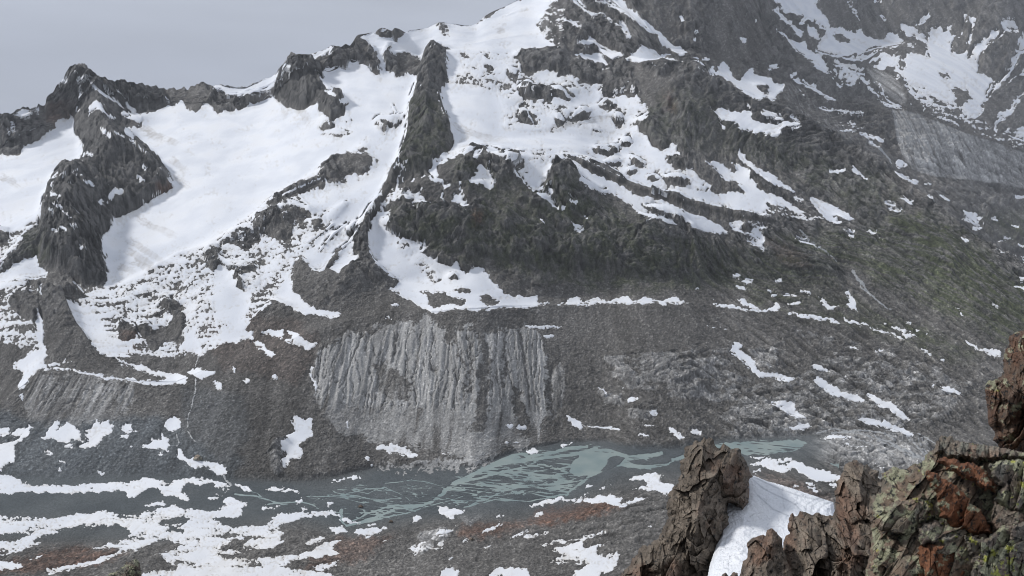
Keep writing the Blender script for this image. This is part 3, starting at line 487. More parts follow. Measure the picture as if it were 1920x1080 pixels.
# ================================================================== terrain: profile lines along each line of ground away from the ridge
import time
T0 = time.time()
QS = 1.0
NC = int(1500 * QS)
q = np.linspace(-0.80, 0.80, NC)
def line(s):
    P = np.array(pts(s), float)
    qq = uv2q(P[:, 0], P[:, 1]); TT = v2T(P[:, 1])
    return np.interp(q, qq, TT)
def num(s):          # u:value pairs -> value over q  (u measured on the middle row)
    P = np.array(pts(s), float)
    return np.interp(q, uv2q(P[:, 0], 540.0), P[:, 1])
def smooth1(a, n):
    k = np.hanning(2 * n + 3)[1:-1]; k /= k.sum()
    return np.convolve(np.pad(a, n, 'edge'), k, 'valid')
def byz(T, z):       # known height on sight line
    return (z - CAM_Z) / T, z + 0 * T
def byslope(Y0, z0, T, deg):
    s = np.tan(np.radians(deg))
    Y = (z0 - s * Y0 - CAM_Z) / (T - s)
    Y = np.maximum(Y, Y0 + 5)
    Y = smooth1(Y, 26)
    return Y, CAM_Z + T * Y
K = []               # list of (name, Y, z, pixels)
YA, ZA = byz(line("-300,1100 2200,1100"), num("0,8 600,8 900,25 1200,45 1900,40"))
for yy, zz in ((3, 596), (12, 591), (30, 580), (44, 571), (130, 480), (420, 270)):
    K.append((np.full(NC, float(yy)), np.full(NC, float(zz))))
K.append((YA * 0.86, ZA + 70)); K.append((YA, ZA))
TB = line("-300,1000 0,1000 300,1000 560,962 650,988 740,968 820,952 920,954 1000,945 1060,938 1120,908 1165,885 1240,872 1290,866 1400,855 1500,850 1560,880 1740,880 2200,880")
YB, ZB = byz(TB, 1.0); K.append((YB, ZB)); iB = len(K) - 1
TC = line("-300,905 0,905 100,905 250,900 430,905 560,908 620,900 700,880 890,878 960,850 1050,832 1140,829 1190,846 1285,846 1340,830 1400,827 1500,820 1560,815 1700,810 1760,812 2200,815")
YC, ZC = byz(TC, 1.0); K.append((YC, ZC)); iC = len(K) - 1
TD = line("-300,790 0,790 60,800 200,790 330,805 450,815 600,830 900,825 1100,790 1400,760 1700,740 2200,750")
TD = smooth1(TD, 24); TD = np.maximum(TD, TC + .02)
YD, ZD = byslope(YC, ZC, TD, num("0,17 300,17 450,26 900,26 1100,22 1900,20")); K.append((YD, ZD))
TE = line("-300,790 0,760 45,722 75,697 150,697 250,713 330,716 400,690 500,662 560,632 650,604 735,584 800,587 850,581 950,573 1050,571 1200,569 1300,569 1380,576 1460,584 1550,599 1640,619 1750,651 1850,691 2000,745 2200,800")
TE = np.maximum(TE, TD + .01)
YE, ZE = byslope(YD, ZD, TE, num("0,34 260,34 330,28 450,27 600,33 900,35 1100,30 1300,26 1900,24")); K.append((YE, ZE)); iE = len(K) - 1
dip = num("0,4 60,9 300,9 360,2 420,0 700,0 780,8 1300,8 1600,5 1900,4")
K.append((YE + 22, ZE - dip + 2)); Y, Z = YE + 60, ZE - dip * .6 + 10
K.append((Y, Z))
TG = line("-300,560 0,560 100,580 200,610 300,610 400,560 500,560 600,550 700,535 800,520 900,505 1000,545 1100,540 1300,520 1600,522 1700,560 1850,625 2000,700 2200,760")
TG = smooth1(TG, 24); TG = np.maximum(TG, TE + .012)
YG, ZG = byslope(Y, Z, TG, num("0,27 400,27 650,24 740,17 950,19 1050,28 1900,30")); K.append((YG, ZG)); iG = len(K) - 1
TH = line("-300,450 0,450 100,430 200,480 350,470 450,440 550,400 650,375 730,365 800,345 880,302 1000,292 1080,312 1150,370 1250,405 1350,432 1450,400 1550,422 1650,430 1800,450 2000,560 2200,640")
TH = smooth1(TH, 24); TH = np.maximum(TH, TG + .012)
YH, ZH = byslope(YG, ZG, TH, num("0,25 500,27 680,33 760,42 1300,44 1500,33 1900,32")); K.append((YH, ZH)); iH = len(K) - 1
TI = line("-300,330 0,330 200,330 350,320 500,330 600,320 700,300 750,295 840,268 950,255 1100,255 1200,262 1300,262 1400,290 1500,330 1600,365 1700,400 1850,485 2000,600 2200,700")
TI = smooth1(TI, 24); TI = np.maximum(TI, TH + .006)
YI, ZI = byslope(YH, ZH, TI, num("0,19 500,21 700,25 800,20 1000,14 1200,24 1300,29 1900,31")); K.append((YI, ZI))
TJ = line("-300,292 0,288 60,262 130,222 200,220 265,206 330,196 450,203 510,188 560,180 600,165 650,140 720,135 780,125 850,98 1000,100 1100,112 1180,121 1215,118 1300,121 1330,133 1366,152 1400,172 1450,190 1500,216 1550,240 1600,266 1640,290 1680,320 1720,352 1760,388 1800,425 1850,470 1900,520 1960,585 2100,720 2200,800")
TJ = np.maximum(TJ, TI + .006)
YJ, ZJ = byslope(YI, ZI, TJ, num("0,18 500,20 700,27 900,27 1100,30 1200,36 1900,37")); K.append((YJ, ZJ)); iJ = len(K) - 1
w = sstep(q, uv2q(1150, 120), uv2q(1260, 120))
# left chain: straight up to the skyline
SKY = "-300,225 0,215 12,210 22,212 32,205 45,202 58,200 70,204 72,197 85,195 88,180 100,172 108,160 118,150 124,135 132,124 143,121 155,125 165,130 178,136 190,143 200,149 215,152 219,149 224,152 230,148 245,154 262,157 280,160 292,162 305,168 310,170 318,165 336,168 345,163 352,167 362,160 375,156 382,154 390,158 400,159 420,160 445,163 462,164 470,160 480,154 492,150 510,144 520,137 527,125 534,116 545,104 560,101 580,102 600,96 612,91 622,85 633,86 640,88 648,82 656,86 662,78 668,68 672,65 685,63 704,61 708,56 714,52 722,53 735,58 740,52 748,54 762,62 768,57 800,53 812,47 822,42 832,42 842,46 850,45 870,48 892,48 900,39 912,28 925,21 950,11 965,3 975,-2 1050,-6 1120,-20 1200,-60 1500,-120"
TP1 = line(SKY); TP1 = np.maximum(TP1, TJ + .004)
YP1, ZP1 = byslope(YJ, ZJ, TP1, num("0,52 250,52 300,45 480,40 520,50 640,52 720,42 800,28 900,22 1000,24 1100,38 1300,45"))
# right chain: drop behind the crest, far valley, far moraine, far cirque and face
gap = num("1150,40 1250,150 1400,300 1600,520 1700,600 1900,600")
YK, ZK = YJ + gap * .35, ZJ - gap * .22
TL = line("-300,300 1100,110 1180,119 1300,118 1366,148 1400,168 1450,187 1500,213 1550,237 1600,263 1640,287 1680,316 1720,346 1760,378 1800,412 1850,460 1900,510 1960,570 2200,780")
YL = smooth1(YJ + gap, 26); ZL = CAM_Z + TL * YL
TM = line("-300,300 1100,105 1180,114 1300,112 1366,138 1400,150 1450,175 1500,198 1560,215 1600,235 1650,275 1680,300 1720,324 1800,337 1860,343 1920,353 2000,365 2200,380")
TM = np.maximum(TM, TL + .002)
YM, ZM = byslope(YL, ZL, TM, num("1100,20 1400,22 1600,16 1900,15"))
TN = line("-300,300 1100,100 1180,106 1300,104 1366,125 1400,130 1450,150 1500,172 1560,188 1620,198 1672,204 1700,208 1750,225 1800,245 1850,262 1920,284 2000,305 2200,350")
TN = np.maximum(TN, TM + .003)
YN, ZN = byslope(YM, ZM, TN, num("1100,35 1500,28 1650,32 1900,35"))
YN2, ZN2 = YN + 25, ZN - num("1100,-14 1600,-8 1700,5 1900,5")
TO = line("-300,300 1100,92 1180,98 1300,98 1366,110 1400,118 1450,120 1500,110 1560,70 1620,70 1700,75 1760,85 1820,110 1860,140 1920,160 2000,180 2200,220")
TO = smooth1(TO, 24); TO = np.maximum(TO, TN + .006)
YO, ZO = byslope(YN2, ZN2, TO, num("1100,35 1300,35 1450,25 1560,17 1900,19"))
TP2 = line("-300,-100 1000,0 1100,-40 1200,-90 1300,-140 1380,-110 1445,-12 1470,-8 1530,-8 1560,-60 1650,-110 1800,-150 1920,-140 2200,-160")
TP2 = np.maximum(TP2, TO + .004)
YP2, ZP2 = byslope(YO, ZO, TP2, num("1100,46 1300,50 1420,40 1480,28 1540,32 1600,44 1900,43"))
def lj(f): return YJ + (YP1 - YJ) * f, ZJ + (ZP1 - ZJ) * f
for (yr, zr), f in (((YK, ZK), .14), ((YL, ZL), .28), ((YM, ZM), .42), ((YN, ZN), .56), ((YN2, ZN2), .66), ((YO, ZO), .8)):
    yl, zl = lj(f); K.append((yl * (1 - w) + yr * w, zl * (1 - w) + zr * w))
YP = YP1 * (1 - w) + YP2 * w; ZP = ZP1 * (1 - w) + ZP2 * w
K.append((YP, ZP)); iP = len(K) - 1
K.append((YP + 60, ZP - 55)); K.append((YP + 900, ZP - 700))
# rows
def Tof(Y, z): return (z - CAM_Z) / Y
nrow = []
for i in range(len(K) - 1):
    dv = np.abs(Tof(*K[i + 1]) - Tof(*K[i])) * FPX
    n = np.percentile(dv[(q > -.7) & (q < .7)], 93) / 1.35 * QS
    if i < 6: n = 14
    elif i == 6: n = 30
    if iB <= i < iC: n *= 1.7
    if i >= iP: n = 8
    nrow.append(int(np.clip(n, 7, 400)))
tt = np.concatenate([np.linspace(i, i + 1, n, endpoint=False) for i, n in enumerate(nrow)] + [[len(K) - 1.0]])
NR = len(tt)
KY = np.array([k[0] for k in K]); KZ = np.array([k[1] for k in K])
ii = np.minimum(tt.astype(int), len(K) - 2); ff = (tt - ii)[:, None]
Yg = KY[ii] * (1 - ff) + KY[ii + 1] * ff
Zg = KZ[ii] * (1 - ff) + KZ[ii + 1] * ff
def rsm(a, n):
    k = np.hanning(2 * n + 3)[1:-1]; k /= k.sum()
    p = np.pad(a, ((n, n), (0, 0)), 'edge'); o = np.zeros_like(a)
    for i_, w_ in enumerate(k): o += w_ * p[i_:i_ + a.shape[0]]
    return o
base_row = np.zeros(len(K) + 1, int)
for i in range(len(nrow)): base_row[i + 1] = base_row[i] + nrow[i]
Ys, Zs = rsm(Yg, 9), rsm(Zg, 9)
keep = np.zeros(NR)
for c_ in (iE, iP, iP - 3):
    r_ = base_row[c_]; keep = np.maximum(keep, np.clip(1 - np.abs(np.arange(NR) - r_) / 9.0, 0, 1))
keep[:base_row[7]] = 1
keep = keep[:, None]
Yg = Ys * (1 - keep) + Yg * keep; Zg = Zs * (1 - keep) + Zg * keep
Xg = q[None, :] * Yg
S_ = np.concatenate([np.zeros((1, NC)), np.cumsum(np.hypot(np.diff(Yg, axis=0), np.diff(Zg, axis=0)), 0)], 0)
r_L = base_row[iJ + 2]; S_[r_L:] = S_[r_L:] - S_[r_L] + 5200.0
# arc length averaged between columns so that textures do not shear
kk = np.hanning(203)[1:-1]; kk /= kk.sum()
Sp = np.pad(S_, ((0, 0), (100, 100)), 'edge')
cs = np.cumsum(np.pad(Sp, ((0, 0), (1, 0))), 1); S_ = (cs[:, 201:] - cs[:, :-201]) / 201
S_ = S_.astype(np.float32); Xf = Xg.astype(np.float32)
u0, v0 = proj(Xg, Yg, Zg)
print('grid', NR, NC, time.time() - T0)
# ------------------------------------------------------------------ ribs and knobs raised out of the slope
RH = np.zeros_like(Zg)
def raise_poly(s, slope_m, cap, rad=1.5):
    global Zg
    m = blank(); poly(m, s, 1)
    d = blur(np.minimum(edt(m > .5, cap), cap), rad)
    px = samp(d, u0, v0)                      # pixels at that distance
    h = px * (Yg / FPX) * slope_m
    Zg = Zg + h; RH[:] = np.maximum(RH, h)
raise_poly("143,122 165,130 205,160 240,175 262,190 240,200 232,245 250,262 290,300 322,345 312,360 262,385 218,408 196,440 190,470 200,525 185,535 140,530 95,505 78,470 76,420 85,370 102,333 118,322 143,322 155,300 153,262 142,255 138,214 135,180 125,150", .95, 60)
raise_poly("808,85 816,90 842,118 836,150 822,170 832,215 847,250 847,275 835,288 800,318 775,330 742,330 745,300 762,262 765,215 783,165 788,125 800,100", .85, 60)
raise_poly("530,112 560,112 585,125 605,140 612,172 650,198 620,228 598,212 545,200 515,180 520,150", .8, 40)
raise_poly("968,104 978,94 1062,92 1098,118 1150,134 1190,124 1300,120 1330,140 1350,200 1360,260 1260,262 1215,200 1180,150 1090,140 1000,132", .35, 45)
raise_poly("598,330 600,312 650,294 697,294 690,320 635,338", .7, 30); raise_poly("505,378 562,352 612,338 610,350 560,366 515,386", .7, 20); raise_poly("473,412 522,398 580,395 550,440 520,456 480,432", .6, 30)
raise_poly("975,160 1036,172 1072,190 1038,195 975,182", .6, 20); raise_poly("740,395 800,385 900,400 980,420 900,455 820,450 740,430", .25, 40)
raise_poly("1040,310 1070,312 1085,330 1090,355 1030,360 1015,345", .7, 30); raise_poly("1460,470 1540,480 1590,510 1590,545 1540,560 1480,520", .35, 30)
raise_poly("1690,395 1740,405 1800,440 1830,500 1780,540 1720,500 1660,420", .35, 40)
raise_poly("695,395 740,350 760,300 745,300 700,370 680,410 665,470 600,510 560,540 640,570 740,545 700,500", .32, 30)
raise_poly("85,530 110,505 150,560 185,665 90,690", .35, 40)
raise_poly("850,290 880,276 960,286 1060,292 1060,300 960,296 880,286", .7, 12); raise_poly("1090,305 1110,310 1200,352 1330,385 1450,412 1440,425 1320,400 1200,372 1110,325", .5, 14)
raise_poly("1620,98 1640,92 1705,76 1720,90 1700,100 1650,108", .5, 12)
raise_poly("1190,665 1280,655 1370,655 1340,745 1240,740", .28, 30); raise_poly("1540,800 1740,820 1750,880 1650,900 1540,860", .12, 30)
raise_poly("505,824 545,820 545,840 530,850 535,885 515,895 503,860", .8, 20)
raise_poly("1128,884 1142,858 1155,852 1172,858 1165,866 1150,877", .5, 12, 2.5); raise_poly("1208,866 1230,855 1258,857 1264,864 1240,872 1222,872", .4, 10, 2.5)
# ------------------------------------------------------------------ masks on the base grid
floorm = samp(BLUE * 0, u0, v0)
rowi = np.arange(NR)[:, None]
fl = sstep(tt, iB - .35, iB + .02) * (1 - sstep(tt, iC - .02, iC + .22)); fl = fl[:, None] * (1 - sstep(u0, 1500, 1580))
sn0 = samp(SN, u0, v0); till0 = samp(blur(TILL, 3), u0, v0); dark0 = samp(DARK, u0, v0)
rock = np.clip(1 - sn0, 0, 1)
upper = sstep(tt, iE + 2, iG + 1.2)[:, None]
Pa = (q[None, :] * FPX + 0 * Zg).astype(np.float32); Pb = (-(Zs - CAM_Z) / Ys * FPX).astype(np.float32)
scr = sstep(fbm(Pa, Pb * .8, 110, 4, 191, .6), .02, .16) * (1 - np.clip(dark0 * 1.2, 0, 1))
cliff = np.clip((rock * upper * .9 + dark0 * .5) * (1 - .8 * scr), 0, 1) * (1 - np.clip(till0 * 1.5, 0, 1)); cliff = cliff * (1 - .45 * sstep(tt[:, None], iJ + .5, iJ + 1.5) * w[None, :])
diag = sstep(u0, 1250, 1500) * sstep(v0, 150, 300) * upper          # slopes that fall to the right
ang = 0.62 * diag
ca, sa = np.cos(ang).astype(np.float32), np.sin(ang).astype(np.float32)
Xr = Xf * ca + S_ * sa; Sr = -Xf * sa + S_ * ca
wx = fbm(Xf, S_, 140, 3, 5) * 45; ws = fbm(Xf, S_, 140, 3, 15) * 45
big = fbm(Xr + wx, (Sr + ws) * .8, 210, 4, 21, .5, True)
mid = fbm(Xr + wx * .6, (Sr + ws) * .85, 62, 4, 31, .58, True)
fine = fbm(Xr + wx * .3, Sr * 1.15, 20, 3, 41, .62, True)
c1, e1 = cells2(Xr + wx * .5, (Sr + ws * .5) * 1.1, 40, 3)
c2, e2 = cells2(Xr + wx * .5, (Sr + ws * .3) * 1.1, 14, 9)
c5, e5 = cells2(Xr + wx, (Sr + ws) * .9, 95, 6)
deb = fbm(Xf, S_, 13, 3, 51, .7)
soft = fbm(Xf, S_ * .8, 260, 4, 61)
edge = 1 - np.clip(1 - np.abs(rowi - base_row[iP]) / 5.0, 0, 1); edge = edge * edge
far = sstep(np.sqrt(Xg ** 2 + Yg ** 2), 900, 1100)
pxm = (Yg / FPX).astype(np.float32)                                  # metres per photo pixel
Gr = .35 + .5 * diag; cg, sg = np.cos(Gr), np.sin(Gr)
Pg, Ph = (Pa * cg + Pb * sg).astype(np.float32), (-Pa * sg + Pb * cg).astype(np.float32)
wg = (fbm(Pa, Pb, 40, 3, 161) * 26).astype(np.float32)
c3, e3 = cells2((Pg + wg) * 1.05, (Ph + wg * .8) * 1.05, 9.5, 171)
c4, e4 = cells2((Pg + wg) * 1.1, (Ph - wg * .8) * .8, 24, 172)
bld = np.clip(gn2(Pa / 3.4, Pb / 2.9, 181) - .30, 0, 1) + np.clip(gn2(Pa / 6.5, Pb / 5.5, 182) - .42, 0, 1) * 1.4
crk = np.exp(-e1 / .07) * 5 + np.exp(-e2 / .10) * 2.4
gr0 = np.clip(1 - .75 * np.clip(samp(GREEN, u0, v0) * 1.4, 0, 1), .2, 1)
disp = cliff * (1 - .6 * sstep(u0, 1180, 1380) * sstep(v0, 110, 180) * (tt[:, None] < iJ + 1)) * (1 + .45 * dark0 * gr0) * (big * 30 + mid * 13 + c5 * 15 + gr0 * (fine * 3.6 + c1 * 7 + c2 * 3.0 - crk * .6 + pxm * (c3 * 3.0 + c4 * 5 - np.exp(-e3 / .12) * 1.4)) + (1 - gr0) * fine * 3)
disp = disp + rock * (1 - cliff) * upper * (big * 8 + mid * 5 + c2 * 1.5)
band = sstep(v0, 575, 590) * (1 - sstep(v0, 625, 665)) * sstep(u0, 950, 1050)
disp = disp + (1 - fl) * (1 - upper) * rock * (1 - .8 * till0) * (1 - .75 * band) * (mid * 3.2 + fine * 2.0)
disp = disp + (1 - fl) * rock * (1 - cliff * .8) * bld * pxm * 2.4 * (1 - till0)
disp = disp + (1 - fl) * rock * deb * (1.2 + 0.9 * upper)
disp = disp + (soft * (8 + 14 * sn0 * upper)) * (upper * .8 + .15) * (1 - fl)
disp = disp + sn0 * (fbm(Xf, S_, 110, 4, 71, .55) * 6) * (1 - fl)
dg2 = (.55 * sstep(u0, 1150, 1500) * sstep(v0, 180, 330) + .25 * sstep(v0, 880, 960) * (1 - fl) + .3 * sstep(v0, 600, 700) * (1 - sstep(u0, 1150, 1500)) * sstep(u0, 1020, 1150)).astype(np.float32)
str_a = np.where(v0 > 900, -.22, .55).astype(np.float32); cst, sst = np.cos(str_a), np.sin(str_a)
sA, sB = Pa * cst + Pb * sst, -Pa * sst + Pb * cst
stk_ = fbm(sA * .16 + wg * .12, sB + wg * .25, 9, 4, 195, .7)
disp = disp + dg2 * rock * stk_ * pxm * 15
# polished slabs
sl0 = samp(SLAB, u0, v0); cs_, es_ = cells2(Xf * .6 + S_ * .4, S_ * 1.1 - Xf * .35, 24, 33)
disp = disp + (1 - fl) * sl0 * (cs_ * 11 - np.exp(-es_ / .08) * 4 + c2 * 2.5)
# gullies in the bare moraine walls
gx = Xf + fbm(Xf, S_ * .25, 60, 3, 81) * 20
gul = fbm(gx, S_ * .07, 26, 3, 91, .55, True)
gul2 = fbm(gx, S_ * .10, 9, 2, 97, .5, True)
gxn = gx + fbm(Xf, S_, 22, 3, 98, .6) * 7
gn_a = np.abs(fbm(gxn, S_ * .09, 30, 2, 99, .45)); gn_b = np.abs(fbm(gxn + 500, S_ * .13, 17, 2, 95, .45))
vgul = np.maximum(np.exp(-gn_a / .035), .7 * np.exp(-gn_b / .03))
vv = sstep(v0, 590, 640) * (1 - sstep(v0, 740, 800)); vv = np.where(v0 < 500, 1, vv)
disp = disp + till0 * (gul * 8 * (.10 + .90 * vv) + gul2 * 2.4 * (.05 + .95 * vv) - vgul * 7 * vv + (1 - vv) * bld * 1.2) * (1 - fl)
gz = rsm(np.abs(np.gradient(Pb.astype(float), axis=0)) / (np.hypot(np.gradient(Ys, axis=0), np.gradient(Zs, axis=0)) + 1e-3) * pxm, 10)
gz = np.clip(gz / .6, .12, 1); gz = np.where(tt[:, None] < iE + 1, np.maximum(gz, .8), gz)
dn = disp * gz * edge * far * (1 - np.clip(keep, 0, 1) * (rowi > base_row[iP] - 12))
Yr, Zr = rsm(Ys, 12), rsm(Zs, 12)
th = np.clip(np.arctan2(np.gradient(Zr, axis=0), np.gradient(Yr, axis=0)), R(-5), R(62)); th = np.where(rowi > base_row[iP], 0, th)
Zg = Zg + dn * np.cos(th); Yg = Yg - dn * np.sin(th) * .85; Xg = q[None, :] * Yg
# ------------------------------------------------------------------ skyline follows the traced outline
sl = slice(base_row[iP] - 20, base_row[iP] + 9)
jit = smooth1(fbm(q.astype(np.float32) * 1000, q.astype(np.float32) * 0, 9, 3, 7, .7), 1) * 0.0075 * (q < uv2q(530, 120))
Tt = TP1 * (1 - w) + TP2 * w + jit
Tc = (Zg - CAM_Z) / Yg
ex = Tc[:base_row[iP] + 1].max(0) - Tt
for r_ in range(base_row[iH], base_row[iP] + 1):
    over = np.maximum(0, Tc[r_] - (Tt - min(base_row[iP] - r_, 12) * 0.00003)); Zg[r_] -= over * Yg[r_]
Zg[base_row[iP]] = CAM_Z + Tt * Yg[base_row[iP]]
# ------------------------------------------------------------------ flood plain and channels
u1, v1 = proj(Xg, Yg, Zg)
xb0 = Xf * .9 - Yg.astype(np.float32) * .35; yb0 = Yg.astype(np.float32) * 1.15 + Xf * .30
wu = (fbm(Xf, S_, 26, 3, 101) * 5).astype(np.float32); wv = (fbm(Xf, S_, 26, 3, 111) * 2.2).astype(np.float32)
ch = samp(blur(CH, .7), u1 + wu * .9, v1 + wv * .9) - .9 * np.clip(gn2(xb0 / 34, yb0 / 10, 137) + .5 * gn2(xb0 / 13, yb0 / 5, 138) - .12, 0, 1)
# fine braids: iso-lines of stretched noise in plan
xb = Xf * .9 - Yg.astype(np.float32) * .35; yb = Yg.astype(np.float32) * 1.15 + Xf * .30
nb = fbm(xb * .26 + fbm(Xf, Yg.astype(np.float32), 60, 2, 121) * 9, yb, 34, 3, 131, .5)
nb2 = fbm(xb * .34, yb + 300, 19, 3, 141, .5)
br = np.maximum(np.clip(1.25 - np.abs(nb) / .07, 0, 1), np.clip(1.1 - np.abs(nb2) / .085, 0, 1) * .95)
bra = samp(BRA, u1, v1)
ch = np.clip(np.maximum(ch, br * np.clip(bra * 1.25, 0, 1)), 0, 1) * fl
Zbar = 0.25 + 0.9 * (0.5 - ch) * 2
Zg = Zg * (1 - fl) + fl * Zbar
Zg = np.where((fl < .02) & (tt[:, None] > 6), np.maximum(Zg, 0.6), Zg)
# ------------------------------------------------------------------ final projected maps
u, v = proj(Xg, Yg, Zg)
Tc = (Zg - CAM_Z) / Yg
run = np.maximum.accumulate(Tc, 0); hidden = np.clip((run - Tc) * FPX / 6 - .3, 0, 1)
wa = fbm(Pa, Pb, 26, 4, 201, .78); wb = fbm(Pa, Pb, 26, 4, 211, .78)
wu = (wa * 13).astype(np.float32); wv = (wb * 10).astype(np.float32)
sn = samp(SN, u + wu, v + wv) * .55 + samp(blur(SN, 2.6), u + wu * .7, v + wv * .7) * .45
# fractal speckle decides what shows inside the mottled zones
flat = 1 - upper
pdg = .5 * diag; cpd, spd = np.cos(pdg), np.sin(pdg)
Pu, Pv = Pa * cpd + Pb * spd, -Pa * spd + Pb * cpd
n1 = fbm(Pu * (1 - .45 * flat) * (1 - .35 * diag), Pv * (1 + .8 * flat + .5 * diag), 34, 5, 221, .64)
n2 = fbm(Pa, Pb, 6, 2, 231, .6)
relief = np.clip((disp - rsm(disp.astype(np.float32), 14)) * .05, -.5, .5)
un = u01(n1 * .8 + n2 * .5 - relief * .9, 2.4)
sig = sn * 1.10 - .07 - un
hid_sig = (u01(n1) < .5) * .6 - .3
sig = np.where(hidden > .5, np.clip(hid_sig, -.3, .3), sig)
sig = sig - 1.0 * np.clip(fbm(Pa * .6, Pb * 1.4, 30, 4, 241, .6) - .02, 0, 1) * (1 - sstep(tt[:, None], iC, iC + .5)) * (sn < .995)
sig = np.where((RH > 3) & (sn0 < .3) & (sn > .35) & (np.abs(v - v0) > 3) & (samp(DARK, u, v) < .75), np.minimum(sig, -.12), sig)
sig = sig.astype(np.float32)
# snow fills the hollows: under it the ground is smooth
def csm(a, n):
    return rsm(a.T, n).T
lowz = csm(rsm(csm(rsm(Zg, 10), 10), 6), 6); lowy = csm(rsm(csm(rsm(Yg, 10), 10), 6), 6)
ssn = blur2 = sstep(csm(rsm(sig, 2), 2), -.10, .10) * (1 - fl) * (tt[:, None] > 6) * (1 - np.clip(1 - np.abs(rowi - base_row[iP]) / 26.0, 0, 1)) * (1 - np.clip(1 - np.abs(rowi - base_row[iE]) / 8.0, 0, 1))
Zg = Zg + (lowz - Zg) * ssn * .9; Yg = Yg + (lowy - Yg) * ssn * .9; Xg = q[None, :] * Yg
tw_ = 1 - .85 * sstep(u, 1350, 1500)
till = samp(TILL, u + wu * 1.8 * tw_, v + wv * 3.4 * tw_)
green = samp(GREEN, u + wu * 2, v + wv * 2); rust = samp(RUST, u + wu * 2, v + wv * 2); slab = samp(SLAB, u + wu, v + wv)
blue = samp(BLUE, u + wu, v + wv); dark = samp(DARK, u, v); track = samp(TRACK, u + wu * .3, v + wv * .3)
print('masks', time.time() - T0)
# ------------------------------------------------------------------ ground colour (the stone's own colour, plus painted shade on the hill)
def C3(*c): return np.array(c, np.float32)
def mix(a, b, f): return a + (b - a) * f[..., None]
g1 = u01(fbm(Xf, S_, 90, 4, 301, .6)); g2 = u01(fbm(Xr, Sr * .7, 16, 3, 311, .7)); g3 = u01(gn2(Xf / 4.5, S_ / 4.5, 321) * .6 + gn2(Xf / 9., S_ / 9., 322) * .4)
fac = u01(c2 * 1.6 - .6) * .3 + u01(c3 * 2.0 - .8) * .5 + u01(c4 * 1.8 - .7) * .2
col = mix(C3(.026, .027, .028), C3(.215, .210, .205), np.clip(g1 * .25 + fac * .95 + g2 * .30 - .34, 0, 1))                       # cliff rock
debc = mix(C3(.074, .071, .068), C3(.134, .129, .123), g1 * .5 + g2 * .5)       # brown-grey debris
dm = np.clip(1.1 - cliff * 1.5, 0, 1)
col = mix(col, debc, dm)
col = mix(col, C3(.036, .037, .037), np.clip(dark * .45 * (.3 + g2 * .8), 0, 1))  # darker rock; also paints the shade right of the hill crest
gg = np.clip(green * (u01(fbm(Xr, Sr, 40, 4, 331, .65)) * 2.0 - .3), 0, 1)
col = mix(col, mix(C3(.036, .046, .022), C3(.068, .078, .040), g3), gg * .88)
rr = np.clip(rust * (.55 + g2 * .7), 0, 1); col = mix(col, mix(C3(.085, .050, .038), C3(.150, .090, .066), g3), rr)
bb = np.clip(blue, 0, 1) * (1 - .35 * upper); col = mix(col, mix(C3(.050, .061, .072), C3(.085, .098, .108), g1 * .5 + g3 * .5), bb * .9)
stre = u01(fbm(gx, S_ * .05, 12, 3, 341, .6)); stre = .62 + (stre - .5) * (.25 + .75 * vv); stre2 = u01(fbm(gx, S_ * .12, 30, 3, 351, .6))
tcol = mix(C3(.19, .19, .19), C3(.335, .332, .326), stre * .4 + stre2 * .6)
tm = np.clip(till * 2.6 - 1.0 * (1 - stre) - .5 * (1 - g1) - .1, 0, 1) * (1 - .75 * np.clip(vgul * vv * 1.3, 0, 1))
tm = np.clip(tm - .6 * np.clip((.30 - stre2) * 6, 0, 1) * (till < .88), 0, 1)
col = mix(col, tcol, tm)
sm = np.clip((slab * 1.25 - u01(fbm(Xf * .6 + S_ * .4, S_ * 1.1 - Xf * .35, 30, 4, 361, .6))) * 5, 0, 1)
col = mix(col, mix(C3(.14, .14, .14), C3(.30, .295, .29), g2), sm * .9 * (1 - .5 * fl))
col = mix(col, C3(.19, .18, .165), np.clip(track, 0, 1) * .6)
col = col * np.clip(1 + dg2 * 2.4 * stk_, .4, 2)[..., None]
tr1 = fbm(gx, S_ * .14, 42, 4, 371, .6); tr2 = fbm(Xf, S_ * .6, 330, 3, 381, .6)
col = col * (1 + dm * (1 - fl) * (1 - np.clip(dg2 * 2, 0, .8)) * tr1 * .75 + dm * tr2 * .55)[..., None]
lb = (g3 > .80).astype(np.float32) * np.clip(dm, 0, 1) * (1 - fl) * (.35 + .65 * (g2 > .45))     # pale boulders in the debris
col = col * (1 + lb[..., None] * .35 * (1 - np.clip(tm, 0, 1))[..., None])
col = col * (1 + np.clip(bld * 2.5, 0, 1) * dm * .7 * (1 - fl))[..., None]
col = col * (1 + (.52 * g3[..., None] - .26) * (1 - .7 * np.clip(tm, 0, 1)[..., None]))
yel = sstep(u, 1090, 1130) * (1 - sstep(u, 1200, 1260))
barc = mix(C3(.054, .064, .070), C3(.092, .103, .108), g1)
col = mix(col, barc, fl * .8 * (1 - np.clip(tm, 0, 1)))
MOR = blank(); stroke(MOR, "850,290 880,277 960,284 1040,286 1062,290", 5, 1); stroke(MOR, "1094,308 1135,326 1190,352 1270,374 1370,403 1450,414", 8, 1)
mo = samp(blur(MOR, 1), u, v); col = mix(col, C3(.050, .048, .046), np.clip(mo, 0, 1) * .7)
col = np.clip(col, 0, 1).astype(np.float32)
grit = np.clip(1 - .7 * np.clip(tm, 0, 1) - .6 * np.clip(bb, 0, 1) - .4 * fl - .35 * scr, .15, 1) * (.55 + .6 * g1)
col = np.concatenate([col, grit[..., None].astype(np.float32)], -1)

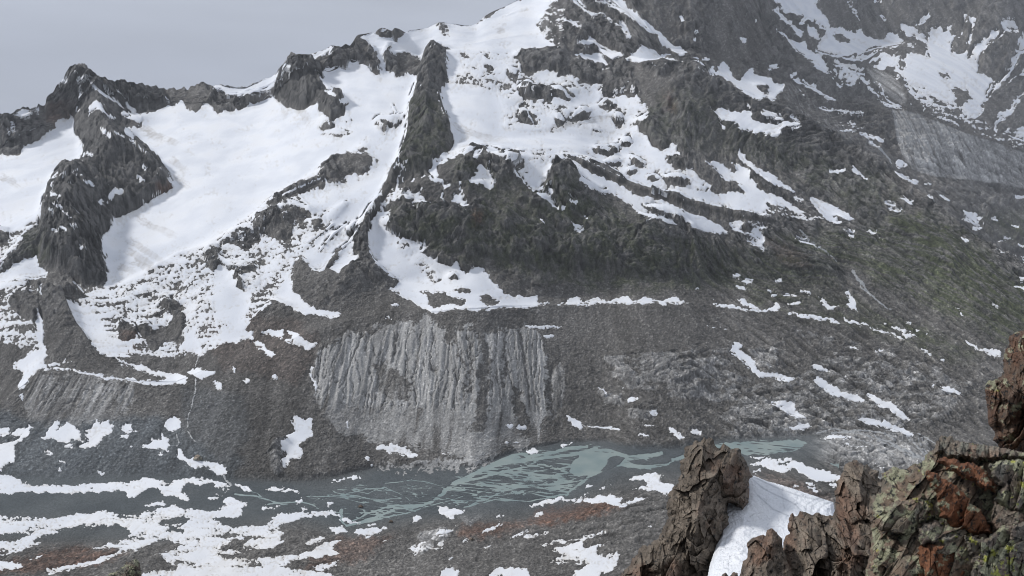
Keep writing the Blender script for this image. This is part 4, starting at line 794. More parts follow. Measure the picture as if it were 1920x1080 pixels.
# ------------------------------------------------------------------ materials
def new_mat(name):
    m = bpy.data.materials.new(name); m.use_nodes = True
    return m, m.node_tree, m.node_tree.nodes['Principled BSDF']
def bump_chain(nt, bs, scales, dist, strength=1.0):
    tcn = nt.nodes.new('ShaderNodeTexCoord'); prev = None
    for sc, d, kind in zip(scales, dist, ('noise', 'voronoi', 'noise', 'noise')):
        if kind == 'noise':
            n = nt.nodes.new('ShaderNodeTexNoise'); n.inputs['Detail'].default_value = 5; n.inputs['Roughness'].default_value = .65; o = n.outputs[0]
        else:
            n = nt.nodes.new('ShaderNodeTexVoronoi'); n.inputs['Randomness'].default_value = 1; o = n.outputs[0]
        n.inputs['Scale'].default_value = sc
        nt.links.new(tcn.outputs['Object'], n.inputs['Vector'])
        b = nt.nodes.new('ShaderNodeBump'); b.inputs['Strength'].default_value = strength; b.inputs['Distance'].default_value = d
        nt.links.new(o, b.inputs['Height'])
        if prev: nt.links.new(prev.outputs[0], b.inputs['Normal'])
        prev = b
    nt.links.new(prev.outputs[0], bs.inputs['Normal'])
    return tcn
ground_m, nt, bs = new_mat('ground_stone')
at_ = nt.nodes.new('ShaderNodeVertexColor'); at_.layer_name = 'Col'
tcn = bump_chain(nt, bs, (.5, .22, .08), (1.8, 2.4, 6.0))
for b_ in [n_ for n_ in nt.nodes if n_.type == 'BUMP']: nt.links.new(at_.outputs['Alpha'], b_.inputs['Strength'])
nz = nt.nodes.new('ShaderNodeTexNoise'); nz.inputs['Scale'].default_value = .45; nz.inputs['Detail'].default_value = 5; nz.inputs['Roughness'].default_value = .7
nt.links.new(tcn.outputs['Object'], nz.inputs['Vector'])
m1 = nt.nodes.new('ShaderNodeMapRange'); m1.inputs['From Min'].default_value = .3; m1.inputs['From Max'].default_value = .7; m1.inputs['To Min'].default_value = .62; m1.inputs['To Max'].default_value = 1.42
nt.links.new(nz.outputs[0], m1.inputs[0])
vs = nt.nodes.new('ShaderNodeVectorMath'); vs.operation = 'SCALE'
nt.links.new(at_.outputs[0], vs.inputs[0]); nt.links.new(m1.outputs[0], vs.inputs['Scale']); nt.links.new(vs.outputs[0], bs.inputs['Base Color'])
bs.inputs['Roughness'].default_value = .9; bs.inputs['Specular IOR Level'].default_value = .25

snow_m, nt, bs = new_mat('snow')
tcn = bump_chain(nt, bs, (.05, ), (1.5, ), .6)
at_ = nt.nodes.new('ShaderNodeVertexColor'); at_.layer_name = 'Col'
nt.links.new(at_.outputs[0], bs.inputs['Base Color'])
bs.inputs['Roughness'].default_value = .75; bs.inputs['Specular IOR Level'].default_value = .2

water_m, nt, bs = new_mat('glacial_water')
tcn = nt.nodes.new('ShaderNodeTexCoord'); nz = nt.nodes.new('ShaderNodeTexNoise'); nz.inputs['Scale'].default_value = .02; nz.inputs['Detail'].default_value = 6
nt.links.new(tcn.outputs['Object'], nz.inputs['Vector'])
rp = nt.nodes.new('ShaderNodeValToRGB'); rp.color_ramp.elements[0].position = .35; rp.color_ramp.elements[1].position = .65
rp.color_ramp.elements[0].color = (.20, .258, .262, 1); rp.color_ramp.elements[1].color = (.27, .32, .31, 1)
nt.links.new(nz.outputs[0], rp.inputs[0]); nt.links.new(rp.outputs[0], bs.inputs['Base Color'])
bs.inputs['Roughness'].default_value = .22
white_m, nt, bs = new_mat('white_water')
bs.inputs['Base Color'].default_value = (.30, .31, .32, 1); bs.inputs['Roughness'].default_value = .5

# ------------------------------------------------------------------ meshes
def tag(o, label=None, cat=None, group=None, kind=None):
    if label: o['label'] = label
    if cat: o['category'] = cat
    if group: o['group'] = group
    if kind: o['kind'] = kind
    return o
def grid_mesh(name, X, Y, Z, fmask, mat, colr=None):
    """faces of the grid where fmask (NR-1,NC-1) is set"""
    fr, fc = np.nonzero(fmask)
    a = fr * X.shape[1] + fc
    quads = np.stack([a, a + 1, a + X.shape[1] + 1, a + X.shape[1]], 1)
    used, inv = np.unique(quads, return_inverse=True)
    quads = inv.reshape(quads.shape).astype(np.int32)
    co = np.stack([X.ravel()[used], Y.ravel()[used], Z.ravel()[used]], 1).astype(np.float32)
    me = bpy.data.meshes.new(name)
    me.vertices.add(len(co)); me.vertices.foreach_set('co', co.ravel())
    me.loops.add(quads.size); me.loops.foreach_set('vertex_index', quads.ravel())
    me.polygons.add(len(quads)); me.polygons.foreach_set('loop_start', np.arange(0, quads.size, 4, dtype=np.int32))
    me.update(calc_edges=True)
    me.polygons.foreach_set('use_smooth', np.ones(len(quads), bool))
    if colr is not None:
        ca_ = me.color_attributes.new('Col', 'FLOAT_COLOR', 'POINT')
        cc = np.ones((len(co), 4), np.float32); cc[:, :colr.shape[-1]] = colr.reshape(-1, colr.shape[-1])[used]
        ca_.data.foreach_set('color', cc.ravel())
    me.materials.append(mat)
    o = bpy.data.objects.new(name, me); scn.collection.objects.link(o)
    return o
ttm = (tt[:-1, None] + tt[1:, None]) / 2 * np.ones((1, NC - 1))
qm = (q[:-1] + q[1:])[None, :] / 2 * np.ones((NR - 1, 1))
farf = (ttm > iJ + .5) & (qm > uv2q(1230, 120))
parts_ = [('near_slope', (ttm < iB), 'steep stony slope falling from the viewpoint to the river plain'),
          ('valley_floor', (ttm >= iB) & (ttm < iC), 'flat grey outwash plain of the braided river'),
          ('moraine', (ttm >= iC) & (ttm < iE + 1), 'grey moraine slope with gullied silt wall above the river'),
          ('mountain', (ttm >= iE + 1) & ~farf, 'rocky snow-streaked mountain with glaciers'),
          ('distant_mountain', farf, 'hazy far mountain and side valley at upper right')]
for nm, fm, lb_ in parts_:
    tag(grid_mesh(nm, Xg, Yg, Zg, fm, ground_m, col), lb_, kind='structure')
# snow lies on the ground as its own sheet; rock pokes through where it thins out
thick = np.clip(sig, -.25, .25) * 3.0 * np.clip(pxm, .6, 2.5)
Zsm = Zg
Zsn = Zsm + thick
d1 = u01(fbm(Xf, S_, 120, 4, 401)); d2 = u01(fbm(Xr, Sr * .3, 14, 3, 411, .6))
low = sstep(-Zg, -420, -150) + sstep(-Zg, -60, 0) * .6
scol = mix(C3(.64, .67, .73), C3(.80, .82, .86), d1)
dirt = np.clip(sstep(d2, .72, 1.) * .25 * (1 - np.clip((sn - .9) * 10, 0, 1) * .6) + .05 * low + sstep(v, 900, 1080) * (.10 + .25 * d2 * d1) + .12 * sstep(d1, .6, .9), 0, 1)
scol = mix(scol, C3(.52, .50, .47), np.clip(dirt + (1 - sstep(sig, .04, .32)) * .45, 0, 1))
# dirt streaks below the headwalls of the main glacier
STK = blank()
for s_ in ("262,235 285,250 300,255", "270,250 290,256 300,262", "310,262 330,268", "255,408 275,420 318,438", "240,450 270,470 300,490", "235,470 262,485 285,500", "245,490 270,500 300,512", "225,500 250,512", "560,205 572,220 578,232", "535,205 530,220", "615,205 625,216 632,222", "1040,232 1100,228 1180,212", "845,232 870,246 900,256 940,262", "930,60 945,56", "280,318 320,330 345,345", "320,300 345,318", "1075,230 1035,245", "680,600 640,620", "0,330 20,340 30,350"):
    P_ = pts(s_); dx_, dy_ = P_[-1][0] - P_[0][0], P_[-1][1] - P_[0][1]; ll_ = math.hypot(dx_, dy_); h_ = abs(hash(P_[0][0] * 7 + P_[0][1])) % 5
    for k_ in range(6):
        o_ = (k_ - 2.5) * 3.1 + (h_ - 2) * .6; t_ = .12 * ((k_ * 7 + h_) % 5)
        stroke(STK, [(a_ - dy_ / ll_ * o_ + dx_ * t_ * .5, b_ + dx_ / ll_ * o_ * .6 + dy_ * t_ * .5) for a_, b_ in P_], 1.6, .75, .6)
STK = blur(STK, .8); stk = samp(STK, u + wu, v + wv * .6)
scol = mix(scol, C3(.40, .38, .36), np.clip(stk * 1.0 * (.4 + d2), 0, .75))
scol = scol.astype(np.float32)
mx = np.maximum(np.maximum(sig[:-1, :-1], sig[1:, :-1]), np.maximum(sig[:-1, 1:], sig[1:, 1:]))
sf = mx > -.02
um = (u[:-1, :-1] + u[1:, 1:]) / 2; vm_ = (v[:-1, :-1] + v[1:, 1:]) / 2
def inpoly(s):
    b_ = blank(); poly(b_, s, 1); return samp(b_, um, vm_) > .5
G1 = inpoly("-90,200 160,200 158,310 100,340 78,420 30,440 -90,450")
G2 = inpoly("225,180 520,180 700,110 790,130 765,250 700,240 600,310 470,405 400,455 290,505 190,545 185,430 300,360 240,250")
G3 = inpoly("670,50 1060,-20 1060,92 975,97 940,112 850,97 812,80 780,120 700,90")
G4 = inpoly("822,95 960,106 945,240 1200,210 1100,275 960,281 850,300 845,250 822,180")
gl = ~farf
rest = ~(G1 | G2 | G3 | G4)
def ground_index(uu, vv, cond=None):
    d_ = (u - uu) ** 2 + (v - vv) ** 2 + (hidden > .3) * 1e6
    if cond is not None: d_ = d_ + (~cond) * 1e4
    return np.unravel_index(np.argmin(d_), d_.shape)
def component(uu, vv, lim=26000):
    r0, c0 = ground_index(uu, vv, sig > .05); r0 = min(r0, NR - 2); c0 = min(c0, NC - 2)
    seen = {(r0, c0)}; st_ = [(r0, c0)]
    while st_ and len(seen) < lim:
        r_, c_ = st_.pop()
        for n_ in ((r_ + 1, c_), (r_ - 1, c_), (r_, c_ + 1), (r_, c_ - 1)):
            if 0 <= n_[0] < NR - 1 and 0 <= n_[1] < NC - 1 and n_ not in seen and sf[n_]: seen.add(n_); st_.append(n_)
    if len(seen) >= lim or len(seen) < 12: print('patch skipped', uu, vv, len(seen)); return None
    m_ = np.zeros_like(sf); a_ = np.array(list(seen)); m_[a_[:, 0], a_[:, 1]] = True
    return m_
for uu, vv, lb_ in ((1425, 695, 'long bent snow patch, hooked at its top, on the slabs below the moraine crest'),
                    (1570, 735, 'slanting cigar-shaped snow patch on the slabs, below the small oval one'),
                    (1670, 765, 'narrow snow patch tapering down the slabs towards the right-hand streams'),
                    (1480, 768, 'wedge-shaped snow patch below the long bent snow patch'),
                    (1655, 797, 'low thin snow strip just above the streams at right'),
                    (1537, 689, 'small oval snow patch just right of the long bent one'),
                    (1500, 799, 'small flat snow patch above the right end of the river'),
                    (560, 830, 'tall ragged snow patch beside the pale rock slab at the foot of the moraine'),
                    (748, 844, 'jagged low snow patch at the foot of the gullied silt wall'),
                    (1080, 793, 'small wedge of snow at the right foot of the gullied silt wall'),
                    (495, 652, 'small slanted snow tongue on brown debris left of the gullied wall'),
                    (572, 640, 'ragged snow patch at the upper left corner of the gullied wall'),
                    (378, 700, 'spiky-edged snow patch where the thin left-hand stream passes'),
                    (850, 957, 'compact angular snow patch on the near bank below the braided river'),
                    (1030, 612, 'thin pale snow streak under the moraine crest above the gullied wall'),
                    (1855, 657, 'thin snow tongue at the far right below the green slope'),
                    (690, 999, 'flat snow patch below the left end of the braided river'),
                    (1225, 912, 'snow patch just left of the tall rock pinnacle'),
                    (875, 385, 'curved snow patch hanging on the dark green cliffs'),
                    (1500, 865, 'broad snow patch beyond the snow saddle, right of the rock pinnacle')):
    cm_ = component(uu, vv)
    if cm_ is None: continue
    sf = sf & ~cm_
    tag(grid_mesh('snow_patch', Xg, Yg, Zsn, cm_, snow_m, scol), lb_, 'snow patch', 'isolated snow patches')
for nm, fm, lb_ in (('glacier', G1 & gl, 'small white glacier under the jagged ridge at far left'), ('glacier', G2 & ~G1 & gl, 'large white glacier filling the basin between the dark rock ribs'),
                    ('glacier', G3 & gl & ~G2, 'smooth snow dome on the skyline at top centre'), ('glacier', G4 & gl & ~G2 & ~G3, 'snowfield right of the central rock fin'),
                    ('snow_field', farf, 'snow in the far cirque at upper right'), ('snow_field', rest & ~farf & (ttm > iE + 1), 'broken summer snow on the mountain flank'),
                    ('snow_field', rest & ~farf & (ttm <= iE + 1) & (ttm >= iC), 'scattered snow patches on the moraine slope'), ('snow_field', rest & ~farf & (ttm < iC), 'streaky snow patches on the valley bottom and near slope')):
    o_ = grid_mesh(nm, Xg, Yg, Zsn, sf & fm, snow_m, scol); tag(o_, lb_, kind='structure')
# white streams
fal = samp(FALL, u + wu * .35, v + wv * .35); fs = (fal * (.35 + .9 * g3) - .42) * (hidden < .5) * (sig < 0)
ff_ = np.maximum(np.maximum(fs[:-1, :-1], fs[1:, :-1]), np.maximum(fs[:-1, 1:], fs[1:, 1:])) > -.02
tag(grid_mesh('stream', Xg, Yg, Zg + np.clip(fs, -.3, .3) * 3.0, ff_, white_m), 'thin white mountain streams tumbling down the slopes', kind='structure')
# river
rq = np.linspace(-.8, .8, 60); ry = np.linspace(1080, 1900, 40)
RQ, RY = np.meshgrid(rq, ry)
tag(grid_mesh('river', RQ * RY, RY, RY * 0 + .12, np.ones((39, 59), bool), water_m), 'milky green braided glacial river and pool', kind='structure')
# ------------------------------------------------------------------ the air
bpy.ops.mesh.primitive_cube_add(size=1)
hz = bpy.context.object; hz.name = 'haze'
xm = float(np.abs(Xg).max()) + 200; ym = float(Yg.max()) + 200; zt = float(Zg.max()) + 60; zb = float(Zg.min()) - 1
hz.scale = (2 * xm, ym + 300, zt - zb); hz.location = (0, (ym - 300) / 2, (zt + zb) / 2)
hm = bpy.data.materials.new('haze'); hm.use_nodes = True; hm.node_tree.nodes.clear()
ho = hm.node_tree.nodes.new('ShaderNodeOutputMaterial'); hv = hm.node_tree.nodes.new('ShaderNodeVolumePrincipled')
hv.inputs['Color'].default_value = (.90, .94, 1, 1); hv.inputs['Density'].default_value = 2.5e-5; hv.inputs['Anisotropy'].default_value = 0.0
hm.node_tree.links.new(hv.outputs[0], ho.inputs['Volume'])
hz.data.materials.append(hm); tag(hz, kind='stuff')
print('terrain done', time.time() - T0)
# ================================================================== foreground crags
rock_m, nt, bs = new_mat('crag_stone')
at_ = nt.nodes.new('ShaderNodeVertexColor'); at_.layer_name = 'Col'
tcn = bump_chain(nt, bs, (14., 6., 40.), (.03, .035, .008), .8)
nz = nt.nodes.new('ShaderNodeTexNoise'); nz.inputs['Scale'].default_value = 22; nz.inputs['Detail'].default_value = 6; nz.inputs['Roughness'].default_value = .75
nt.links.new(tcn.outputs['Object'], nz.inputs['Vector'])
m1 = nt.nodes.new('ShaderNodeMapRange'); m1.inputs['From Min'].default_value = .3; m1.inputs['From Max'].default_value = .7; m1.inputs['To Min'].default_value = .55; m1.inputs['To Max'].default_value = 1.5
nt.links.new(nz.outputs[0], m1.inputs[0])
vs = nt.nodes.new('ShaderNodeVectorMath'); vs.operation = 'SCALE'
nt.links.new(at_.outputs[0], vs.inputs[0]); nt.links.new(m1.outputs[0], vs.inputs['Scale']); nt.links.new(vs.outputs[0], bs.inputs['Base Color'])
bs.inputs['Roughness'].default_value = .82; bs.inputs['Specular IOR Level'].default_value = .3

def rough_outline(P, amp, seed, step=3.0):
    P = np.array(P, float); out = []; acc = 0
    for i in range(len(P)):
        a = P[i]; b = P[(i + 1) % len(P)]; L_ = np.hypot(*(b - a)); n = max(1, int(L_ / step)); nx, ny = (b - a)[::-1] / max(L_, 1e-6) * (1, -1)
        for k in range(n):
            out.append((*(a + (b - a) * k / n), nx, ny, acc + L_ * k / n))
        acc += L_
    O = np.array(out); j = fbm(O[:, 4].astype(np.float32), O[:, 4].astype(np.float32) * 0, 22, 4, seed, .7) * amp
    return np.stack([O[:, 0] + O[:, 2] * j, O[:, 1] + O[:, 3] * j], 1)
def crag(name, outline, Y0, lean, depth, rad, paint, seed=0, amp=1.0, rot=0.0, stretch=.5, lam=(70, 26, 11), step=1.0, jag=5, cover=None, mat=None, parent=None, side=0.0, smooth=False, strata=1.0, vert=True):
    """closed block: the outline (u,v) at distance Y0 metres, bulging towards and away from the viewer"""
    P = rough_outline(pts(outline), jag, seed)
    x0, y0 = P.min(0) - 3; x1, y1 = P.max(0) + 3
    gx, gy = np.meshgrid(np.arange(x0, x1, step), np.arange(y0, y1, step))
    ins = np.zeros(gx.shape, bool)
    for i in range(len(P)):
        ax, ay = P[i]; bx, by = P[(i + 1) % len(P)]
        if ay == by: continue
        ins ^= ((ay > gy) != (by > gy)) & (gx < (bx - ax) * (gy - ay) / (by - ay) + ax)
    D = edt(ins, int(rad / step) + 2) * step
    r = np.clip(D / rad, 0, 1)
    infl = .45 * np.clip(D / 7.0, 0, 1) + .55 * r ** .8
    gxf = gx.astype(np.float32); gyf = gy.astype(np.float32)
    ca_, sa_ = math.cos(rot), math.sin(rot)
    A = gxf * ca_ + gyf * sa_; B = (-gxf * sa_ + gyf * ca_) * stretch
    w1 = fbm(A, B, 60, 3, seed + 3) * 22; w2 = fbm(A, B, 60, 3, seed + 7) * 22
    h1, e1_ = cells2(A + w1, B + w2, lam[0], seed + 11)
    h2, e2_ = cells2(A + w1 * .7, B + w2 * .7, lam[1], seed + 12)
    h3, e3_ = cells2(A + w1 * .4, B + w2 * .4, lam[2], seed + 13)
    nb_ = fbm(A, B, 9, 3, seed + 14, .65)
    pm = Y0 / FPX
    st_ = (A if vert else B / stretch) * .9 + w1 * .5; sw = (st_ / 17.0) % 1.0; sw2 = ((st_ + A * .3) / 6.5) % 1.0
    hh = h1 * lam[0] * 1.05 + h2 * lam[1] * 1.0 + h3 * lam[2] * .85 + nb_ * 2.5 + (sw * 3.5 * strata + sw2 * 1.8 * strata) * u01(fbm(A, B, 50, 2, seed + 9))
    hh = hh - np.exp(-e1_ / .03) * lam[0] * .06 - np.exp(-e2_ / .05) * lam[1] * .05 - np.exp(-e3_ / .1) * lam[2] * .10
    hh = hh * amp * pm
    ramp = np.clip(D / 5.0, 0, 1)
    Yb = Y0 - lean * (gy - y0) / (y1 - y0) + side * (gx - x0) / (x1 - x0)
    Yf = Yb - infl * depth - hh * ramp * (.35 + .65 * r)
    Yk = Yb + infl * depth * .8 + np.abs(hh) * .5 * ramp
    fields = dict(A=A, B=B, h1=h1, h2=h2, h3=h3, e1=e1_, e2=e2_, e3=e3_, u=gxf, v=gyf, seed=seed, nb=nb_)
    colr = paint(fields).astype(np.float32)
    idx = -np.ones(gx.shape, np.int64); idx[ins] = np.arange(ins.sum()); n1_ = int(ins.sum())
    inner = ins & (D > step * 1.01)
    idb = idx.copy(); idb[inner] = n1_ + np.arange(inner.sum())
    def P3(Yv, m):
        q_ = uv2q(gx[m], gy[m]); T_ = v2T(gy[m]); y_ = Yv[m]; return np.stack([q_ * y_, y_, CAM_Z + T_ * y_], 1)
    co = np.concatenate([P3(Yf, ins), P3(Yk, inner)]).astype(np.float32)
    cc = np.concatenate([colr[ins], colr[inner]])
    f = ins[:-1, :-1] & ins[1:, :-1] & ins[:-1, 1:] & ins[1:, 1:]
    def quads(I, flip):
        qd = np.stack([I[:-1, :-1][f], I[1:, :-1][f], I[1:, 1:][f], I[:-1, 1:][f]], 1)
        return qd[:, ::-1] if flip else qd
    fi = inner[:-1, :-1] | inner[1:, :-1] | inner[:-1, 1:] | inner[1:, 1:]
    qf = quads(idx, False); qb = quads(idb, True)[fi[f]]
    qd = np.concatenate([qf, qb]).astype(np.int32)
    me = bpy.data.meshes.new(name); me.vertices.add(len(co)); me.vertices.foreach_set('co', co.ravel())
    me.loops.add(qd.size); me.loops.foreach_set('vertex_index', np.ascontiguousarray(qd).ravel())
    me.polygons.add(len(qd)); me.polygons.foreach_set('loop_start', np.arange(0, qd.size, 4, dtype=np.int32)); me.update(calc_edges=True)
    me.polygons.foreach_set('use_smooth', np.full(len(qd), bool(smooth)))
    at2 = me.color_attributes.new('Col', 'FLOAT_COLOR', 'POINT'); c4 = np.ones((len(co), 4), np.float32); c4[:, :3] = cc; at2.data.foreach_set('color', c4.ravel())
    me.materials.append(mat or rock_m)
    o = bpy.data.objects.new(name, me); scn.collection.objects.link(o)
    if parent: o.parent = parent
    return o

def paint_brown(f, red=.5, gr=.2, light=1.0):
    n1 = u01(fbm(f['A'], f['B'], 70, 4, f['seed'] + 31, .6)); n2 = u01(fbm(f['A'], f['B'], 14, 3, f['seed'] + 32, .7)); t = u01(f['h2'] * 1.8 - .7) * .4 + u01(f['h3'] * 2 - .8) * .6
    c = mix(C3(.050, .041, .033), C3(.215, .178, .142), np.clip(n2 * .45 + t * .55, 0, 1))
    c = mix(c, mix(C3(.075, .040, .028), C3(.190, .105, .070), n2), np.clip((n1 - (1 - red)) * 3.0, 0, 1) * .6)
    n3 = u01(fbm(f['A'], f['B'], 22, 4, f['seed'] + 33, .65)); c = mix(c, mix(C3(.08, .082, .072), C3(.17, .17, .14), t), np.clip((n3 - (1 - gr)) * 5, 0, 1) * .8)
    n4 = u01(fbm(f['A'], f['B'], 7, 3, f['seed'] + 34, .7)); c = mix(c, C3(.018, .017, .016), np.clip((n4 - .78) * 8, 0, 1) * .8)
    return c * light
def lich(f, c, amt, gold=.5, lam=26):
    s0 = f['seed']
    a = u01(fbm(f['u'], f['v'], lam * 2.5, 2, s0 + 40)); b = u01(fbm(f['u'], f['v'], lam, 5, s0 + 41, .68)); d = u01(fbm(f['u'], f['v'], lam * .45, 4, s0 + 42, .7)); e = u01(fbm(f['u'], f['v'], lam * .7, 4, s0 + 43, .7))
    c = mix(c, mix(C3(.15, .155, .10), C3(.36, .36, .25), d), np.clip((b + a * .35 - (1.24 - amt + .3 * (amt < .3))) * 9, 0, 1) * .9)           # grey-green crust
    c = mix(c, mix(C3(.24, .25, .045), C3(.46, .47, .12), d), np.clip((e + a * .3 - (1.50 - amt * gold * 1.1)) * 9, 0, 1) * .9)   # yellow map lichen
    k = u01(fbm(f['u'], f['v'], lam * .38, 4, s0 + 44, .7)); c = mix(c, C3(.014, .015, .016), np.clip((k - (.80 - amt * .2)) * 12, 0, 1) * .92)   # black crust
    return c
def paint_lichen(f): return lich(f, mix(paint_brown(f, .75, .3, 1.15), C3(.17, .15, .11), f['A'] * 0 + .3), .50, .9, 34)
def paint_lichen2(f): return lich(f, mix(paint_brown(f, .6, .4, 1.0), C3(.17, .16, .14), f['A'] * 0 + .5), .56, 1.0, 34)
def paint_rust(f):
    n2 = u01(fbm(f['A'], f['B'], 16, 4, f['seed'] + 51, .7)); n3 = u01(fbm(f['A'], f['B'], 50, 3, f['seed'] + 52))
    c = mix(C3(.085, .038, .020), C3(.230, .098, .050), n2 * .6 + n3 * .4)
    n4 = u01(fbm(f['A'], f['B'], 9, 3, f['seed'] + 53, .7)); c = mix(c, C3(.02, .016, .014), np.clip((n4 - .74) * 7, 0, 1) * .8)
    return lich(f, c, .34, .9)
def paint_tower(f): return lich(f, mix(paint_brown(f, .5, .3, .7), paint_rust(f), f['A'] * 0 + .3), .36, 1.0)
def paint_pin(f): return lich(f, paint_brown(f, .45, .12, 1.0), .10, .0)
def paint_tan(f): return lich(f, paint_brown(f, .5, .4, 1.15), .34, .8)
def paint_crag(f): return lich(f, paint_brown(f, .45, .18, 1.12), .16, .5)

# rock pinnacle
o = crag('rock_pinnacle', "1283,842 1287,832 1298,834 1302,826 1314,828 1318,822 1326,824 1329,817 1336,822 1340,832 1346,840 1352,840 1354,827 1362,834 1370,842 1378,838 1388,842 1394,858 1400,868 1406,882 1412,892 1405,900 1404,914 1406,930 1403,946 1396,956 1390,961 1383,954 1374,946 1366,943 1364,950 1371,968 1370,986 1362,996 1358,1004 1356,1025 1350,1050 1342,1080 1330,1140 1310,1290 1060,1290 1120,1120 1160,1082 1178,1062 1190,1042 1202,1022 1215,1024 1228,1010 1240,1003 1244,982 1252,972 1250,945 1252,925 1262,912 1272,905 1276,890 1275,865 1280,858",
         27, 5, 1.5, 70, paint_pin, 11, .9, .2, .62, (52, 21, 8), jag=9)
tag(o, 'tall jagged brown rock pinnacle left of the snow saddle', 'rock pinnacle')
# snow saddle
def paint_snow(f):
    n = u01(fbm(f['u'], f['v'], 60, 3, 71)); c = mix(C3(.82, .85, .91), C3(.88, .90, .94), n)
    k = blank()
    for s_ in ("1410,892 1435,905 1465,918 1500,930 1525,936 1562,934", "1412,900 1430,915 1448,925 1470,935 1490,945 1510,965", "1545,930 1525,938 1512,946 1510,962", "1555,935 1535,940 1522,950 1520,964", "1562,940 1545,946 1534,956 1530,966", "1420,928 1450,955 1480,968"):
        stroke(k, s_, 1.9, 1)
    k = blur(k, .7); return mix(c, C3(.42, .45, .50), np.clip(samp(k, f['u'], f['v']) * .8, 0, 1))
snow2, nt, bs = new_mat('old_snow')
at_ = nt.nodes.new('ShaderNodeVertexColor'); at_.layer_name = 'Col'; nt.links.new(at_.outputs[0], bs.inputs['Base Color'])
bump_chain(nt, bs, (2.6, ), (.30, ), 1.0); bs.inputs['Roughness'].default_value = .7; bs.inputs['Specular IOR Level'].default_value = .2
o = crag('snow_patch', "1380,905 1405,893 1414,891 1440,902 1470,910 1500,920 1530,930 1550,937 1563,941 1566,960 1580,1000 1520,1100 1480,1290 1290,1290 1330,1060 1350,1000 1340,950", 28, 13, .9, 46, paint_snow, 21, .05, 0, .7, (140, 60, 10), jag=1, mat=snow2, smooth=True, strata=0.0)
tag(o, 'steep patch of old white snow between the rock pinnacle and the brown crags', 'snow patch')
# brown crags
o = crag('rock_crag', "1480,1000 1476,985 1483,966 1485,961 1493,968 1500,957 1508,957 1520,964 1535,962 1548,966 1562,967 1566,950 1565,925 1568,905 1575,890 1582,877 1592,866 1600,861 1610,864 1618,870 1628,868 1634,880 1645,883 1650,896 1664,892 1690,900 1740,930 1780,1000 1800,1290 1440,1290 1452,1100 1466,1030 1470,1010",
         15, 3.5, 1.0, 70, paint_crag, 32, .9, -.25, .6, (50, 20, 8), jag=9)
tag(o, 'brown fractured crag with a blocky upright spike right of the snow patch', 'rock crag')
o = crag('rock_crag', "1388,1068 1392,1052 1400,1045 1401,1022 1408,1008 1422,1003 1436,1004 1437,994 1446,990 1456,997 1464,1008 1470,1030 1490,1080 1500,1290 1350,1290 1380,1100", 13, 2.5, .6, 40, paint_crag, 45, .8, .35, .65, (38, 16, 7), jag=7)
tag(o, 'small rust-brown crag in front of the snow patch at the bottom', 'rock crag')
o = crag('rock', "1350,1090 1354,1076 1361,1073 1367,1080 1374,1072 1383,1074 1385,1088 1392,1130 1345,1130", 18, .5, .3, 18, paint_pin, 48, .7, .1, .6, (24, 12, 6), jag=3)
tag(o, 'small dark rock poking out of the snow patch at the bottom edge', 'rock')
o = crag('rock', "180,1200 196,1085 206,1074 216,1072 224,1066 232,1060 236,1051 242,1054 247,1050 256,1046 262,1054 264,1068 268,1090 290,1200", 34, 2, .8, 30, lambda f: lich(f, paint_brown(f, .2, .6, .8), .5, .5, 12), 51, .8, .2, .6, (30, 13, 7), jag=4)
tag(o, 'dark lichen-covered rock tip rising at the bottom left edge', 'rock')
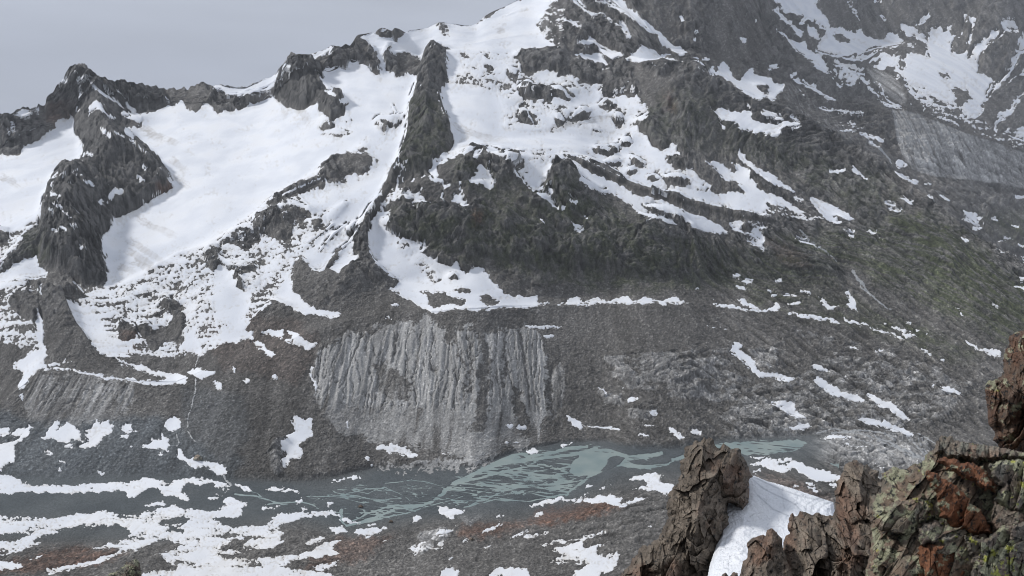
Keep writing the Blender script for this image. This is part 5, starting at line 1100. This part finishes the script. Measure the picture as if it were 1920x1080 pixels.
# lichen outcrop with its slabs
root = bpy.data.objects.new('rock_outcrop', None); scn.collection.objects.link(root)
root.location = (0, 0, 0)
tag(root, 'large outcrop of rust and lichen-covered slabs at the bottom right corner', 'rock outcrop')
crag('rock_base', "1700,877 1712,872 1726,866 1736,852 1752,842 1757,826 1768,818 1800,828 1845,834 1870,838 1925,850 2080,870 2080,1290 1590,1290 1612,1120 1630,1040 1634,1000 1628,960 1640,935 1650,915 1655,900 1652,888 1664,882 1675,874 1688,880", 9.5, 2.0, .7, 60, paint_lichen, 60, .5, .62, .38, (80, 26, 9), jag=7, parent=root, vert=False)
for k_, (nm_, ol, y_, pt_, rt_, am_, lb_) in enumerate((
        ('slab', "1750,850 1752,838 1757,826 1765,817 1785,821 1800,828 1845,834 1870,838 1930,850 1940,866 1880,864 1850,866 1800,862 1765,858", 8.9, paint_tan, .2, .5, 'tan slab along the top edge'),
        ('slab', "1755,866 1762,856 1790,860 1820,868 1842,874 1856,894 1876,912 1868,924 1845,918 1812,898 1775,882", 8.42, paint_rust, .45, .35, 'upper rust-red slab'),
        ('slab', "1731,892 1737,882 1752,886 1780,904 1796,908 1806,926 1838,955 1850,975 1862,1002 1830,1006 1800,996 1764,970 1758,945 1750,920 1740,902", 8.15, paint_rust, .7, .5, 'long rust-brown slab'),
        ('slab', "1632,958 1655,948 1690,938 1728,924 1744,938 1756,956 1762,972 1726,984 1724,1004 1704,1010 1668,1002 1640,985", 8.32, paint_lichen, .5, .6, 'greenish black-speckled slab'),
        ('slab', "1722,1026 1740,1018 1775,1020 1810,1030 1818,1060 1800,1150 1722,1150 1716,1060", 7.75, paint_rust, .1, .45, 'lower rust-red slab'),
        ('slab', "1852,872 1880,862 1990,864 1990,975 1905,966 1862,938 1878,912 1858,894", 8.25, paint_lichen2, .3, .45, 'pale slab with yellow-green lichen'),
        ('slab', "1722,988 1745,978 1770,976 1795,992 1802,1012 1772,1022 1740,1018 1722,1024", 8.0, paint_lichen2, .6, .5, None),
        ('slab', "1650,1000 1680,1008 1704,1024 1722,1040 1720,1100 1716,1150 1640,1150 1636,1060", 8.0, paint_lichen, .75, .6, None),
        ('slab', "1806,1004 1850,1008 1880,985 1930,975 1990,985 1990,1150 1812,1150 1822,1060", 7.75, paint_lichen2, .4, .7, None),
        ('slab', "1862,940 1900,955 1960,960 1990,990 1900,990 1870,1000 1856,980", 8.05, paint_tan, .5, .6, None))):
    s__ = crag(nm_, ol, y_, .35, .05, 8, pt_, 70 + k_ * 5, am_ * .95, rt_, .4, (54, 22, 9), jag=12, parent=root, vert=False)
    if lb_: s__['label'] = lb_
o = crag('rock_tower', "2080,600 1925,618 1912,620 1903,624 1893,630 1890,645 1884,655 1881,680 1877,706 1868,712 1853,712 1847,722 1846,740 1851,760 1850,785 1858,802 1866,812 1862,826 1872,838 1900,852 2080,866", 11.5, 1.2, .8, 40, paint_tower, 130, 1.0, .12, .55, (56, 20, 8), jag=7)
tag(o, 'rust-brown rock tower with yellow-green lichen at the right edge', 'rock tower')
for uu, vv, r_, lb_, pt_ in ((676, 950, 5, 'small brown boulder alone on the grey river gravel', paint_brown), (371, 859, 8, 'pale rounded boulder on snow at the foot of the stream gully', lambda f: paint_brown(f, .1, .6, 2.0)),
                             (733, 978, 4, 'small dark boulder on the near river bank below the braids', paint_brown), (885, 1012, 5, 'dark boulder on the rusty debris below the river', paint_brown)):
    gi = ground_index(uu, vv); yb = float(Yg[gi]) - r_ * .4 * float(Yg[gi]) / FPX
    o = crag('boulder', ' '.join('%.1f,%.1f' % (uu + r_ * a_, vv + r_ * b_) for a_, b_ in ((-1.2, .55), (-1.05, -.1), (-.6, -.65), (-.05, -.9), (.5, -.7), (1, -.2), (1.25, .5), (.6, .75), (-.6, .75))), yb, 1, r_ * .9 * yb / FPX, r_ * .9, pt_, int(uu), .5, 0, .9, (7, 4, 2.5), step=.5, jag=.6, strata=0.)
    tag(o, lb_, 'boulder')
print('rocks done', time.time() - T0)
